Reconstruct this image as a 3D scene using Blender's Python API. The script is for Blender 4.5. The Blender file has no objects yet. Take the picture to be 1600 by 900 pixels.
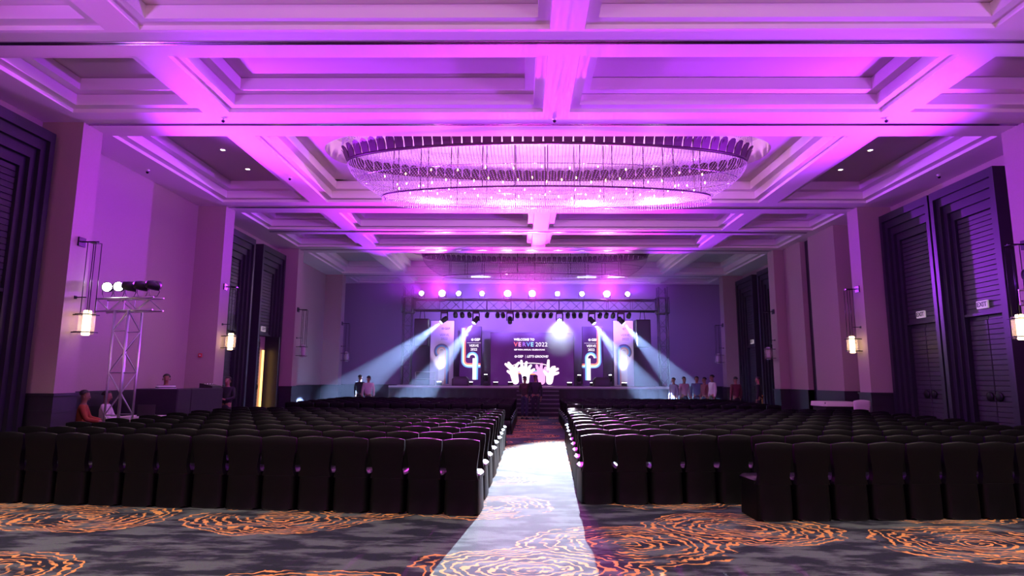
import bpy, bmesh, math, random
from mathutils import Vector, Matrix
random.seed(7)
PI = math.pi
R = math.radians
scene = bpy.context.scene
COL = scene.collection

# ------------------------------------------------------------------ camera
cam_d = bpy.data.cameras.new('camera')
cam = bpy.data.objects.new('camera', cam_d); COL.objects.link(cam)
cam_d.sensor_fit = 'HORIZONTAL'; cam_d.sensor_width = 36.0
cam_d.lens = 961.9 / 1600 * 36.0
cam_d.clip_end = 200
cam.matrix_world = (Matrix.Translation((0, 0, 1.6)) @ Matrix.Rotation(R(0.8133), 4, 'Z')
                    @ Matrix.Rotation(R(90 + 8.42), 4, 'X') @ Matrix.Rotation(R(0.329), 4, 'Z'))
scene.camera = cam

# ------------------------------------------------------------------ world, exposure
w = bpy.data.worlds.new('world'); scene.world = w; w.use_nodes = True
w.node_tree.nodes['Background'].inputs[0].default_value = (0.012, 0.008, 0.02, 1)
w.node_tree.nodes['Background'].inputs[1].default_value = 0.3
vs = scene.view_settings
vs.view_transform = 'Standard'; vs.look = 'None'; vs.gamma = 1.0; vs.exposure = 0.0
vs.use_curve_mapping = False
scene.cycles.use_denoising = True
scene.cycles.max_bounces = 8
scene.cycles.diffuse_bounces = 5
scene.cycles.volume_bounces = 0
scene.cycles.sample_clamp_indirect = 4.0
scene.cycles.caustics_reflective = False
scene.cycles.caustics_refractive = False

# light strengths (one place to tune)
P_MAGENTA = 32000.0     # strong magenta PAR on the truss
P_VIOLET = 15000.0       # other truss PARs
P_AISLE = 150000.0       # moving head aimed down the aisle
P_BEAM = 260000.0        # moving heads to the sides
P_CHAND = 140.0         # each of the chandelier's inner lamps
P_REAR = 1050.0          # rear downlights over the foreground
P_TSTAND = 3000.0
P_SCONCE = 16.0
P_REARSTAND = 650.0  # violet lights on the stands behind the camera
P_BACKWASH = 1500.0

# ------------------------------------------------------------------ helpers
def link(o, parent=None):
    COL.objects.link(o)
    if parent is not None: o.parent = parent
    return o

def tag(o, label=None, cat=None, group=None, kind=None):
    if label: o['label'] = label
    if cat: o['category'] = cat
    if group: o['group'] = group
    if kind: o['kind'] = kind
    return o

def thing(name, label, cat, loc=(0, 0, 0), rotz=0.0, group=None):
    o = bpy.data.objects.new(name, None); COL.objects.link(o)
    o.location = loc; o.rotation_euler = (0, 0, rotz); o.empty_display_size = 0.2
    return tag(o, label, cat, group)

class MB:
    def __init__(s): s.v = []; s.f = []; s.sm = []
    def add(s, vs_, fs, smooth=False):
        n = len(s.v); s.v += [tuple(v) for v in vs_]
        for f in fs: s.f.append([i + n for i in f]); s.sm.append(smooth)
        return s
    def box(s, x0, x1, y0, y1, z0, z1):
        return s.add([(x0,y0,z0),(x1,y0,z0),(x1,y1,z0),(x0,y1,z0),(x0,y0,z1),(x1,y0,z1),(x1,y1,z1),(x0,y1,z1)],
                     [(0,3,2,1),(4,5,6,7),(0,1,5,4),(1,2,6,5),(2,3,7,6),(3,0,4,7)])
    def bbox(s, x0, x1, y0, y1, z0, z1, b=0.01):
        # box with bevelled vertical and top edges
        ring = lambda i: [(x0+i,y0),(x1-i,y0),(x1,y0+i),(x1,y1-i),(x1-i,y1),(x0+i,y1),(x0,y1-i),(x0,y0+i)]
        r0 = [(x, y, z0) for x, y in ring(b)]; r1 = [(x, y, z1 - b) for x, y in ring(b)]
        cx, cy = (x0+x1)/2, (y0+y1)/2
        r2 = [(cx+(x-cx)*(1-2*b/(x1-x0)), cy+(y-cy)*(1-2*b/(y1-y0)), z1) for x, y in ring(b)]
        vs_ = r0 + r1 + r2
        fs = [tuple(range(7, -1, -1)), tuple(range(16, 24))]
        for k in (0, 8):
            for i in range(8): fs.append((k+i, k+(i+1) % 8, k+8+(i+1) % 8, k+8+i))
        return s.add(vs_, fs)
    def tube(s, p0, p1, r0, r1=None, n=8, caps=True):
        r1 = r0 if r1 is None else r1
        p0, p1 = Vector(p0), Vector(p1); d = (p1 - p0)
        if d.length < 1e-9: return s
        d.normalize()
        a = d.orthogonal().normalized(); b = d.cross(a)
        vs_ = []
        for p, r in ((p0, r0), (p1, r1)):
            for i in range(n):
                t = 2*PI*i/n; vs_.append(p + a*(r*math.cos(t)) + b*(r*math.sin(t)))
        fs = [(i, (i+1) % n, n+(i+1) % n, n+i) for i in range(n)]
        if caps: fs += [tuple(range(n-1, -1, -1)), tuple(range(n, 2*n))]
        return s.add(vs_, fs, n > 5)
    def path(s, pts, r, n=6, closed=False):
        m = len(pts); P = [Vector(p) for p in pts]; vs_ = []
        for i in range(m):
            d = (P[(i+1) % m] - P[i-1]) if closed else (P[min(i+1, m-1)] - P[max(i-1, 0)])
            d.normalize(); a = d.orthogonal().normalized() if abs(d.z) > .95 else d.cross(Vector((0,0,1))).normalized()
            b = d.cross(a)
            for k in range(n):
                t = 2*PI*k/n; vs_.append(P[i] + a*(r*math.cos(t)) + b*(r*math.sin(t)))
        fs = []
        for i in range(m if closed else m-1):
            j = (i+1) % m
            for k in range(n): fs.append((i*n+k, i*n+(k+1) % n, j*n+(k+1) % n, j*n+k))
        if not closed: fs += [tuple(range(n-1, -1, -1)), tuple(range((m-1)*n, m*n))]
        return s.add(vs_, fs, True)
    def lathe(s, prof, n=16, c=(0, 0, 0), axis='Z'):
        vs_ = []
        for r, z in prof:
            for i in range(n):
                t = 2*PI*i/n; x, y = r*math.cos(t), r*math.sin(t)
                if axis == 'Z': vs_.append((c[0]+x, c[1]+y, c[2]+z))
                elif axis == 'Y': vs_.append((c[0]+x, c[1]+z, c[2]+y))
                else: vs_.append((c[0]+z, c[1]+x, c[2]+y))
        m = len(prof); fs = []
        for k in range(m-1):
            for i in range(n):
                fs.append((k*n+i, k*n+(i+1) % n, (k+1)*n+(i+1) % n, (k+1)*n+i))
        fs += [tuple(range(n-1, -1, -1)), tuple(range((m-1)*n, m*n))]
        return s.add(vs_, fs, True)
    def prism(s, poly, y0, y1):
        # poly in (x, z), extruded along y
        n = len(poly)
        vs_ = [(x, y0, z) for x, z in poly] + [(x, y1, z) for x, z in poly]
        fs = [tuple(range(n)), tuple(range(2*n-1, n-1, -1))]
        fs += [(i, n+i, n+(i+1) % n, (i+1) % n) for i in range(n)]
        return s.add(vs_, fs)
    def xform(s, M, start=0):
        for i in range(start, len(s.v)): s.v[i] = tuple(M @ Vector(s.v[i]))
        return s
    def mesh(s, name, mat):
        me = bpy.data.meshes.new(name); me.from_pydata(s.v, [], s.f)
        me.polygons.foreach_set('use_smooth', s.sm); me.update()
        bm = bmesh.new(); bm.from_mesh(me); bmesh.ops.recalc_face_normals(bm, faces=bm.faces[:]); bm.to_mesh(me); bm.free()
        if mat is not None: me.materials.append(mat)
        return me
    def build(s, name, mat, parent=None, loc=(0, 0, 0), rot=(0, 0, 0)):
        o = bpy.data.objects.new(name, s.mesh(name, mat)); link(o, parent)
        o.location = loc; o.rotation_euler = rot
        return o

def inst(name, me, parent=None, loc=(0, 0, 0), rot=(0, 0, 0), scale=(1, 1, 1)):
    o = bpy.data.objects.new(name, me); link(o, parent)
    o.location = loc; o.rotation_euler = rot; o.scale = scale
    return o

def copy_tree(o, parent=None):
    c = o.copy(); COL.objects.link(c); c.parent = parent
    for ch in list(o.children): copy_tree(ch, c)
    return c

# ------------------------------------------------------------------ materials
def nt(name):
    m = bpy.data.materials.new(name); m.use_nodes = True
    return m, m.node_tree, m.node_tree.nodes['Principled BSDF']
def N(t, typ, **kw):
    n = t.nodes.new(typ)
    for k, v in kw.items(): setattr(n, k, v)
    return n
def pmat(name, col, rough=0.5, metal=0.0, spec=0.5, noise=0.0, nscale=8.0, bump=0.0, bscale=60.0, sheen=0.0):
    m, t, p = nt(name)
    p.inputs['Base Color'].default_value = (*col, 1); p.inputs['Roughness'].default_value = rough
    p.inputs['Metallic'].default_value = metal; p.inputs['Specular IOR Level'].default_value = spec
    if sheen: p.inputs['Sheen Weight'].default_value = sheen
    tc = N(t, 'ShaderNodeTexCoord')
    if noise:
        nz = N(t, 'ShaderNodeTexNoise'); nz.inputs['Scale'].default_value = nscale; nz.inputs['Detail'].default_value = 4
        t.links.new(tc.outputs['Object'], nz.inputs['Vector'])
        mx = N(t, 'ShaderNodeMix', data_type='RGBA')
        mx.inputs['A'].default_value = (*[c*(1-noise) for c in col], 1)
        mx.inputs['B'].default_value = (*[min(1, c*(1+noise)) for c in col], 1)
        t.links.new(nz.outputs['Fac'], mx.inputs['Factor']); t.links.new(mx.outputs['Result'], p.inputs['Base Color'])
    if bump:
        n2 = N(t, 'ShaderNodeTexNoise'); n2.inputs['Scale'].default_value = bscale; n2.inputs['Detail'].default_value = 3
        t.links.new(tc.outputs['Object'], n2.inputs['Vector'])
        b = N(t, 'ShaderNodeBump'); b.inputs['Strength'].default_value = bump; b.inputs['Distance'].default_value = 0.01
        t.links.new(n2.outputs['Fac'], b.inputs['Height']); t.links.new(b.outputs['Normal'], p.inputs['Normal'])
    return m
def emat(name, col, strength):
    m, t, p = nt(name)
    p.inputs['Base Color'].default_value = (*[c*.5 for c in col], 1)
    p.inputs['Emission Color'].default_value = (*col, 1); p.inputs['Emission Strength'].default_value = strength
    return m

def carpet_mat():
    m, t, p = nt('carpet')
    L = t.links.new
    tc = N(t, 'ShaderNodeTexCoord')
    # base: slate blue mottle with long streaks
    mp = N(t, 'ShaderNodeMapping'); mp.inputs['Scale'].default_value = (1.1, 2.9, 1); L(tc.outputs['Object'], mp.inputs['Vector'])
    n1 = N(t, 'ShaderNodeTexNoise'); n1.inputs['Scale'].default_value = 1.5; n1.inputs['Detail'].default_value = 5; n1.inputs['Roughness'].default_value = .6
    L(mp.outputs['Vector'], n1.inputs['Vector'])
    cr = N(t, 'ShaderNodeValToRGB'); L(n1.outputs['Fac'], cr.inputs['Fac'])
    e = cr.color_ramp.elements; e[0].position = .455; e[0].color = (.026, .031, .042, 1); e[1].position = .57; e[1].color = (.12, .145, .145, 1)
    el = cr.color_ramp.elements.new(.50); el.color = (.062, .067, .082, 1)
    n2 = N(t, 'ShaderNodeTexNoise'); n2.inputs['Scale'].default_value = 90; L(tc.outputs['Object'], n2.inputs['Vector'])
    mul = N(t, 'ShaderNodeMix', data_type='RGBA', blend_type='MULTIPLY'); mul.inputs['Factor'].default_value = .5
    L(cr.outputs['Color'], mul.inputs['A']); L(n2.outputs['Color'], mul.inputs['B'])
    # ring medallions
    nd = N(t, 'ShaderNodeTexNoise'); nd.inputs['Scale'].default_value = 1.7; nd.inputs['Detail'].default_value = 3; L(tc.outputs['Object'], nd.inputs['Vector'])
    sub = N(t, 'ShaderNodeVectorMath', operation='SUBTRACT'); sub.inputs[1].default_value = (.5, .5, .5); L(nd.outputs['Color'], sub.inputs[0])
    sc = N(t, 'ShaderNodeVectorMath', operation='SCALE'); sc.inputs['Scale'].default_value = .42; L(sub.outputs['Vector'], sc.inputs[0])
    ad = N(t, 'ShaderNodeVectorMath', operation='ADD'); L(tc.outputs['Object'], ad.inputs[0]); L(sc.outputs['Vector'], ad.inputs[1])
    mp2 = N(t, 'ShaderNodeMapping'); mp2.inputs['Scale'].default_value = (.42, .60, 0); mp2.inputs['Location'].default_value = (.25, .33, 0)
    L(ad.outputs['Vector'], mp2.inputs['Vector'])
    vo = N(t, 'ShaderNodeTexVoronoi', feature='F1', voronoi_dimensions='2D'); vo.inputs['Scale'].default_value = 1.0; vo.inputs['Randomness'].default_value = .75
    L(mp2.outputs['Vector'], vo.inputs['Vector'])
    n3 = N(t, 'ShaderNodeTexNoise'); n3.inputs['Scale'].default_value = 6.5; n3.inputs['Detail'].default_value = 2; L(tc.outputs['Object'], n3.inputs['Vector'])
    ma = N(t, 'ShaderNodeMath', operation='MULTIPLY_ADD'); ma.inputs[1].default_value = .11; L(n3.outputs['Fac'], ma.inputs[0]); L(vo.outputs['Distance'], ma.inputs[2])
    fr = N(t, 'ShaderNodeMath', operation='MULTIPLY'); fr.inputs[1].default_value = 132.0; L(ma.outputs[0], fr.inputs[0])
    sn = N(t, 'ShaderNodeMath', operation='SINE'); L(fr.outputs[0], sn.inputs[0])
    th = N(t, 'ShaderNodeMapRange'); th.inputs['From Min'].default_value = .42; th.inputs['From Max'].default_value = .70; L(sn.outputs[0], th.inputs['Value'])
    mk = N(t, 'ShaderNodeMapRange'); mk.inputs['From Min'].default_value = .52; mk.inputs['From Max'].default_value = .49; L(ma.outputs[0], mk.inputs['Value'])
    n4 = N(t, 'ShaderNodeTexNoise'); n4.inputs['Scale'].default_value = 2.6; n4.inputs['Detail'].default_value = 3
    mp4 = N(t, 'ShaderNodeMapping'); mp4.inputs['Location'].default_value = (7.3, 2.1, 4); L(tc.outputs['Object'], mp4.inputs['Vector']); L(mp4.outputs['Vector'], n4.inputs['Vector'])
    br = N(t, 'ShaderNodeMapRange'); br.inputs['From Min'].default_value = .38; br.inputs['From Max'].default_value = .46; L(n4.outputs['Fac'], br.inputs['Value'])
    m1 = N(t, 'ShaderNodeMath', operation='MULTIPLY'); L(th.outputs[0], m1.inputs[0]); L(mk.outputs[0], m1.inputs[1])
    m2 = N(t, 'ShaderNodeMath', operation='MULTIPLY'); L(m1.outputs[0], m2.inputs[0]); L(br.outputs[0], m2.inputs[1])
    mx = N(t, 'ShaderNodeMix', data_type='RGBA'); L(m2.outputs[0], mx.inputs['Factor']); L(mul.outputs['Result'], mx.inputs['A']); mx.inputs['B'].default_value = (.70, .31, .09, 1)
    L(mx.outputs['Result'], p.inputs['Base Color']); p.inputs['Roughness'].default_value = .95; p.inputs['Specular IOR Level'].default_value = .1
    b = N(t, 'ShaderNodeBump'); b.inputs['Strength'].default_value = .4; b.inputs['Distance'].default_value = .01; L(n2.outputs['Fac'], b.inputs['Height']); L(b.outputs['Normal'], p.inputs['Normal'])
    return m

M = dict(
    carpet=carpet_mat(),
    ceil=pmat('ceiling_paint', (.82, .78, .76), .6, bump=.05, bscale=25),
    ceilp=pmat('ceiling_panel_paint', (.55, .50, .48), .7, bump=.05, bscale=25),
    wall=pmat('wall_fabric', (.36, .285, .27), .8, noise=.06, nscale=30, bump=.15, bscale=220),
    wallgrey=pmat('end_wall_fabric', (.22, .18, .24), .85, noise=.06, nscale=20, bump=.15, bscale=200),
    dado=pmat('dado_wood', (.022, .020, .028), .45, noise=.25, nscale=6),
    portal=pmat('portal_wood', (.016, .015, .025), .42, noise=.25, nscale=5, bump=.08, bscale=30),
    slat=pmat('slat_wood', (.024, .021, .031), .45, noise=.25, nscale=4, bump=.08, bscale=30),
    blackmetal=pmat('black_metal', (.02, .02, .024), .35, .8),
    chrome=pmat('track_metal', (.55, .55, .58), .2, 1.0),
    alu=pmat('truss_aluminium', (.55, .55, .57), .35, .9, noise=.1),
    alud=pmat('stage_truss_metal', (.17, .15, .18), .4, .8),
    cover=pmat('chair_cover_satin', (.0028, .0025, .0034), .42, spec=.12, noise=.2, nscale=12, bump=.1, bscale=30),
    bead=pmat('shaded_crystal_bead', (.42, .36, .44), .12, spec=.9),  # strand beads darkened, their shade against the bright bowl is in the colour
    beadnet=pmat('lit_crystal_bead', (.9, .86, .88), .12, spec=.9),  # same beads paler, the glare on the bottom net is in the colour
    tab=pmat('dark_bronze', (.045, .022, .035), .4, .5),
    bulb=emat('lit_candle_bulb', (1, .50, .16), 22),
    bulboff=pmat('unlit_bulb', (.8, .75, .7), .2),
    sconce=emat('lantern_glow', (1, .72, .38), 9),
    sconceoff=pmat('unlit_tube', (.6, .58, .6), .3),
    down=emat('downlight_lens', (1, .85, .6), 12),
    parW=emat('par_lens_white', (1, .88, .95), 60),
    parM=emat('par_lens_magenta', (1, .55, .95), 160),
    headW=emat('moving_head_lens', (.85, .9, 1), 140),
    headoff=pmat('dark_lens', (.05, .05, .07), .1),
    can=pmat('par_can_black', (.018, .018, .02), .45, .3),
    cloth_black=pmat('black_drape', (.012, .010, .016), .8, bump=.3, bscale=8),
    cloth_white=pmat('white_cloth', (.62, .54, .54), .8, bump=.2, bscale=12),
    deck=pmat('stage_deck', (.10, .09, .11), .35),
    skirt=pmat('stage_skirt', (.006, .005, .010), .7, bump=.25, bscale=7),
    nosing=pmat('deck_edge_trim', (.6, .58, .6), .4),
    screen_dark=emat('led_screen_purple', (.055, .004, .10), .8),
    banner_dark=emat('led_banner_purple', (.050, .006, .11), .7),
    banner_pale=pmat('pale_banner_print', (.62, .55, .70), .6),
    white_e=emat('screen_white', (1, .96, 1), 1.3),
    pink_e=emat('screen_pink', (1, .42, .78), 1.3),
    peach_e=emat('screen_peach', (1, .80, .84), 1.4),
    red_e=emat('screen_red', (.95, .16, .22), 1.0),
    blue_e=emat('screen_blue', (.18, .42, 1), 1.0),
    cyan_e=emat('screen_cyan', (.35, .85, 1), 1.0),
    violet_e=emat('screen_violet', (.45, .20, .9), .9),
    orange_e=emat('screen_orange', (1, .42, .12), 1.0),
    grey_print=pmat('grey_print', (.16, .12, .22), .6),
    blue_print=pmat('blue_print', (.10, .16, .5), .6),
    cyan_print=pmat('cyan_print', (.20, .45, .7), .6),
    peach_print=pmat('peach_print', (.8, .45, .4), .6),
    white_print=pmat('white_print', (.85, .82, .86), .6),
    signW=emat('exit_sign_face', (.85, .72, .78), .32),
    signK=pmat('exit_letters', (.03, .03, .035), .5),
    red=pmat('red_plastic', (.5, .02, .03), .4),
    gold=pmat('polished_brass', (.75, .48, .15), .2, 1.0),
    amber=emat('corridor_glow', (1, .55, .16), 3.0),
    skin=pmat('skin', (.26, .135, .085), .55),
    hair=pmat('dark_hair', (.010, .008, .008), .5),
    shoe=pmat('black_shoe', (.012, .012, .013), .35),
    plaster=pmat('plaster_white', (.8, .78, .78), .5),
)
def glass_mat():
    m, t, p = nt('lantern_glass')
    p.inputs['Base Color'].default_value = (.9, .8, .75, 1); p.inputs['Roughness'].default_value = .15
    p.inputs['Alpha'].default_value = .28
    return m
M['glass'] = glass_mat()

def spot(name, loc, target, power, col, deg, blend=.3, parent=None, size=.05):
    d = bpy.data.lights.new(name, 'SPOT'); d.energy = power; d.color = col
    d.spot_size = R(deg); d.spot_blend = blend; d.shadow_soft_size = size
    o = bpy.data.objects.new(name, d); COL.objects.link(o)
    o.matrix_world = Matrix.Translation(loc) @ (Vector(target) - Vector(loc)).to_track_quat('-Z', 'Y').to_matrix().to_4x4()
    if parent is not None:
        bpy.context.view_layer.update()
        o.parent = parent; o.matrix_parent_inverse = parent.matrix_world.inverted()
    return o
def point(name, loc, power, col, size=.05, parent=None):
    d = bpy.data.lights.new(name, 'POINT'); d.energy = power; d.color = col; d.shadow_soft_size = size
    o = bpy.data.objects.new(name, d); link(o, parent); o.location = loc
    return o

# ------------------------------------------------------------------ room shell
XL, XR = -9.506, 10.726        # side walls
CL, CR = -8.683, 9.762         # inner faces of the columns
Y0, Y1 = -6.4, 32.3            # wall behind the camera, end wall
ZB = 6.6                       # underside of the beams
DADO = 1.29
def struct(o): o['kind'] = 'structure'; return o

fl = MB().box(XL-.4, XR+.4, Y0-.4, Y1+.4, -.2, 0).build('floor', M['carpet']); struct(fl)
struct(MB().box(XL-.3, XL, Y0, Y1, 0, 7.9).build('wall_left', M['wall']))
struct(MB().box(XR, XR+.3, Y0, Y1, 0, 7.9).build('wall_right', M['wall']))
struct(MB().box(XL-.3, XR+.3, Y1, Y1+.3, 0, 7.9).build('wall_back', M['wallgrey']))
struct(MB().box(XL-.3, XR+.3, Y0-.3, Y0, 0, 7.9).build('wall_front', M['wall']))

# ceiling: slab above, beams, stepped coffers
ceil = MB().box(XL-.3, XR+.3, Y0-.3, Y1+.3, 7.9, 8.1).build('ceiling', M['ceil']); struct(ceil)
CB = [(-6.4, -5.8), (-3.77, -3.04), (-.98, .18), (5.05, 6.2), (8.25, 8.98), (11.05, 12.2), (17.07, 18.22), (20.3, 21.02), (23.1, 24.25), (29.13, 30.28), (31.9, 32.3)]
for a, b in CB:
    MB().box(XL, XR, a, b, ZB, 7.9).build('cross_beam', M['ceil'], ceil)
for a, b in CB[1:-1]:
    c = (a + b) / 2 - .02
    tr = MB().box(CL, CR, c-.045, c-.015, ZB-.012, ZB+.001).box(CL, CR, c+.015, c+.045, ZB-.012, ZB+.001).build('partition_track', M['chrome'], ceil)
    MB().box(CL, CR, c-.015, c+.015, ZB-.003, ZB+.001).build('track_slot', M['blackmetal'], tr)
BX = [(-6.07, -5.57), (6.77, 7.29)]
CBX = (.41, .91)
def coffer(x0, x1, y0, y1, oval=None):
    z = ZB; m = MB()
    def ring(i0, z0, i1, z1):
        a = [(x0+i0, y0+i0, z0), (x1-i0, y0+i0, z0), (x1-i0, y1-i0, z0), (x0+i0, y1-i0, z0)]
        b = [(x0+i1, y0+i1, z1), (x1-i1, y0+i1, z1), (x1-i1, y1-i1, z1), (x0+i1, y1-i1, z1)]
        m.add(a + b, [(k, (k+1) % 4, 4+(k+1) % 4, 4+k) for k in range(4)])
    prof = [(.003, ZB+.002), (.003, ZB+.07), (.18, ZB+.07), (.18, ZB+.278), (.15, ZB+.278), (.15, ZB+.29), (.35, ZB+.29), (.35, ZB+.518), (.32, ZB+.518), (.32, ZB+.53)]
    for (a, za), (b, zb) in zip(prof, prof[1:]): ring(a, za, b, zb)
    cf = m.build('coffer', M['ceil'], ceil)
    i, zt = .32, ZB+.53
    if oval is None:
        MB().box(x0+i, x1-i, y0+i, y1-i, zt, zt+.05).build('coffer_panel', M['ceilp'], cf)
    else:
        ox, oy, rx, ry = oval; n = 64; mm = MB(); inner = []; outer = []
        for k in range(n):
            t = 2*PI*(k+.5)/n; c, s = math.cos(t), math.sin(t)
            inner.append((ox+rx*math.copysign(abs(c)**.8, c), oy+ry*math.copysign(abs(s)**.8, s), zt))
            X0, X1, Y0_, Y1_ = x0+i-ox, x1-i-ox, y0+i-oy, y1-i-oy
            c2, s2 = c*(X1-X0), s*(Y1_-Y0_)
            f = min((X1 if c2 > 0 else X0)/c2 if abs(c2) > 1e-9 else 1e9, (Y1_ if s2 > 0 else Y0_)/s2 if abs(s2) > 1e-9 else 1e9)
            outer.append((ox+c2*f, oy+s2*f, zt))
        corners = [(x1-i, y1-i, zt), (x0+i, y1-i, zt), (x0+i, y0+i, zt), (x1-i, y0+i, zt)]
        fs = [(k, (k+1) % n, n+(k+1) % n, n+k) for k in range(n)]
        mm.add(inner + outer, fs)
        for cx_, cy_, cz_ in corners:      # close the corner triangles
            best = min(range(n), key=lambda k: (outer[k][0]-cx_)**2+(outer[k][1]-cy_)**2)
            cand = sorted(range(n), key=lambda k: (outer[k][0]-cx_)**2+(outer[k][1]-cy_)**2)[:2]
            mm.add([outer[cand[0]], outer[cand[1]], (cx_, cy_, cz_)], [(0, 1, 2)])
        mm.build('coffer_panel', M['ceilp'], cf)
        wl = MB(); top = [(x, y, 7.68) for x, y, _ in inner]
        wl.add(inner + top, [(k, (k+1) % n, n+(k+1) % n, n+k) for k in range(n)], True)
        wl.add(top, [tuple(range(n))]); wl.build('oval_recess', M['ceil'], cf)
bays = [(CB[k][1], CB[k+1][0]) for k in range(len(CB)-1)]
CHY = [14.72, 26.74]
for k, (a, b) in enumerate(bays):
    wide = b - a > 4
    # soffit strips and long beams
    for x0, x1 in [(XL, -8.58), (9.80, XR)] + BX + ([] if wide else [CBX]):
        MB().box(x0, x1, a, b, ZB, 7.9).build('long_beam', M['ceil'], ceil)
    if b - a < 1.0: pass
    xs = [(-8.58, BX[0][0]), (BX[1][1], 9.80)] + ([(BX[0][1], BX[1][0])] if wide else [(BX[0][1], CBX[0]), (CBX[1], BX[1][0])])
    for x0, x1 in xs:
        ov = None
        if wide and x0 == BX[0][1]:
            yc = (a + b) / 2
            ov = (.62, yc, 5.45, 1.75)
        coffer(x0, x1, a, b, ov)

# columns with dark dado
def column(x_in, x_wall, yn):
    s = 1 if x_wall > x_in else -1
    xa, xb = sorted((x_in, x_wall))
    c = MB().box(xa, xb, yn, yn+.563, 0, ZB).build('column', M['wall']); struct(c)
    e = .025
    xa2, xb2 = (xa-e, xb) if s > 0 else (xa, xb+e)
    d = MB().box(xa2, xb2, yn-e, yn+.563+e, 0, DADO-.05).build('dado', M['dado'], c)
    e2 = .05
    xa3, xb3 = (xa-e2, xb) if s > 0 else (xa, xb+e2)
    MB().box(xa3, xb3, yn-e2, yn+.563+e2, DADO-.05, DADO).build('dado_cap', M['dado'], d)
    MB().box(xa3+.012 if s > 0 else xa3, xb3 if s > 0 else xb3-.012, yn-e2+.012, yn+.563+e2-.012, DADO-.36, DADO-.32).build('dado_rail', M['dado'], d)
COLY = [5.49, 11.50, 17.49, 23.50, 29.52]
for yn in COLY:
    column(CL, XL, yn); column(CR, XR, yn)
# dado along the walls between columns
n_trim = 0
def wall_dado(x, side, a, b):
    global n_trim
    n_trim += 1
    s = 1 if side > 0 else -1
    xs = lambda d: sorted((x, x - s*d))
    o = MB().box(*xs(.03), a, b, 0, DADO-.05).build('trim_%d' % n_trim, M['dado']); struct(o)
    MB().box(*xs(.055), a, b, DADO-.05, DADO).build('dado_cap', M['dado'], o)
    MB().box(*xs(.045), a, b, DADO-.36, DADO-.32).build('dado_rail', M['dado'], o)
wall_dado(XL, -1, 12.12, 17.44); wall_dado(XL, -1, 24.12, 29.46); wall_dado(XL, -1, 30.1, 32.3)
wall_dado(XR, 1, 30.1, 32.3); wall_dado(XL, -1, Y0, 5.4); wall_dado(XR, 1, Y0, 5.4); wall_dado(XR, 1, 6.12, 11.4)
n_trim += 1
o = struct(MB().box(XL+.03, XR-.03, Y1-.03, Y1, 0, DADO).build('trim_%d' % n_trim, M['dado']))
# layered wall panels of the partition pocket on the right wall
n_trim += 1
o = struct(MB().box(10.12, XR, 19.6, 21.4, 0, ZB).build('trim_%d' % n_trim, M['wall']))
MB().box(10.09, XR, 19.57, 21.4, 0, DADO).build('dado', M['dado'], o)
n_trim += 1
o = struct(MB().box(10.12, XR, 22.02, 23.45, 0, ZB).build('trim_%d' % n_trim, M['wall']))
MB().box(10.09, XR, 22.02, 23.45, 0, DADO).build('dado', M['dado'], o)
n_trim += 1
o = struct(MB().box(10.3, XR, 21.4, 22.02, 0, ZB).build('trim_%d' % n_trim, M['portal']))
wall_dado(XR, 1, 18.12, 19.55)

# door portals
slat_me = {}
def slat_mesh(wd):
    k = round(wd, 3)
    if k not in slat_me:
        slat_me[k] = MB().bbox(-.022, .022, -wd/2, wd/2, -.052, .052, .008).mesh('slat', M['slat'])
    return slat_me[k]
def text_mesh(body, size, mat, align='CENTER', extrude=.0, shear=0.0, bold=0.0, spacing=1.0):
    cu = bpy.data.curves.new('txt', 'FONT'); cu.body = body; cu.size = size; cu.align_x = align; cu.align_y = 'CENTER'
    cu.extrude = extrude; cu.shear = shear; cu.offset = bold; cu.space_character = spacing; cu.resolution_u = 3
    ob = bpy.data.objects.new('txt', cu); COL.objects.link(ob)
    dg = bpy.context.evaluated_depsgraph_get()
    me = bpy.data.meshes.new_from_object(ob.evaluated_get(dg)); me.materials.clear(); me.materials.append(mat)
    bpy.data.objects.remove(ob)
    return me
n_door = 0
EXIT_ME = text_mesh('EXIT', .15, M['signK'], extrude=.002, bold=.004)
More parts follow.
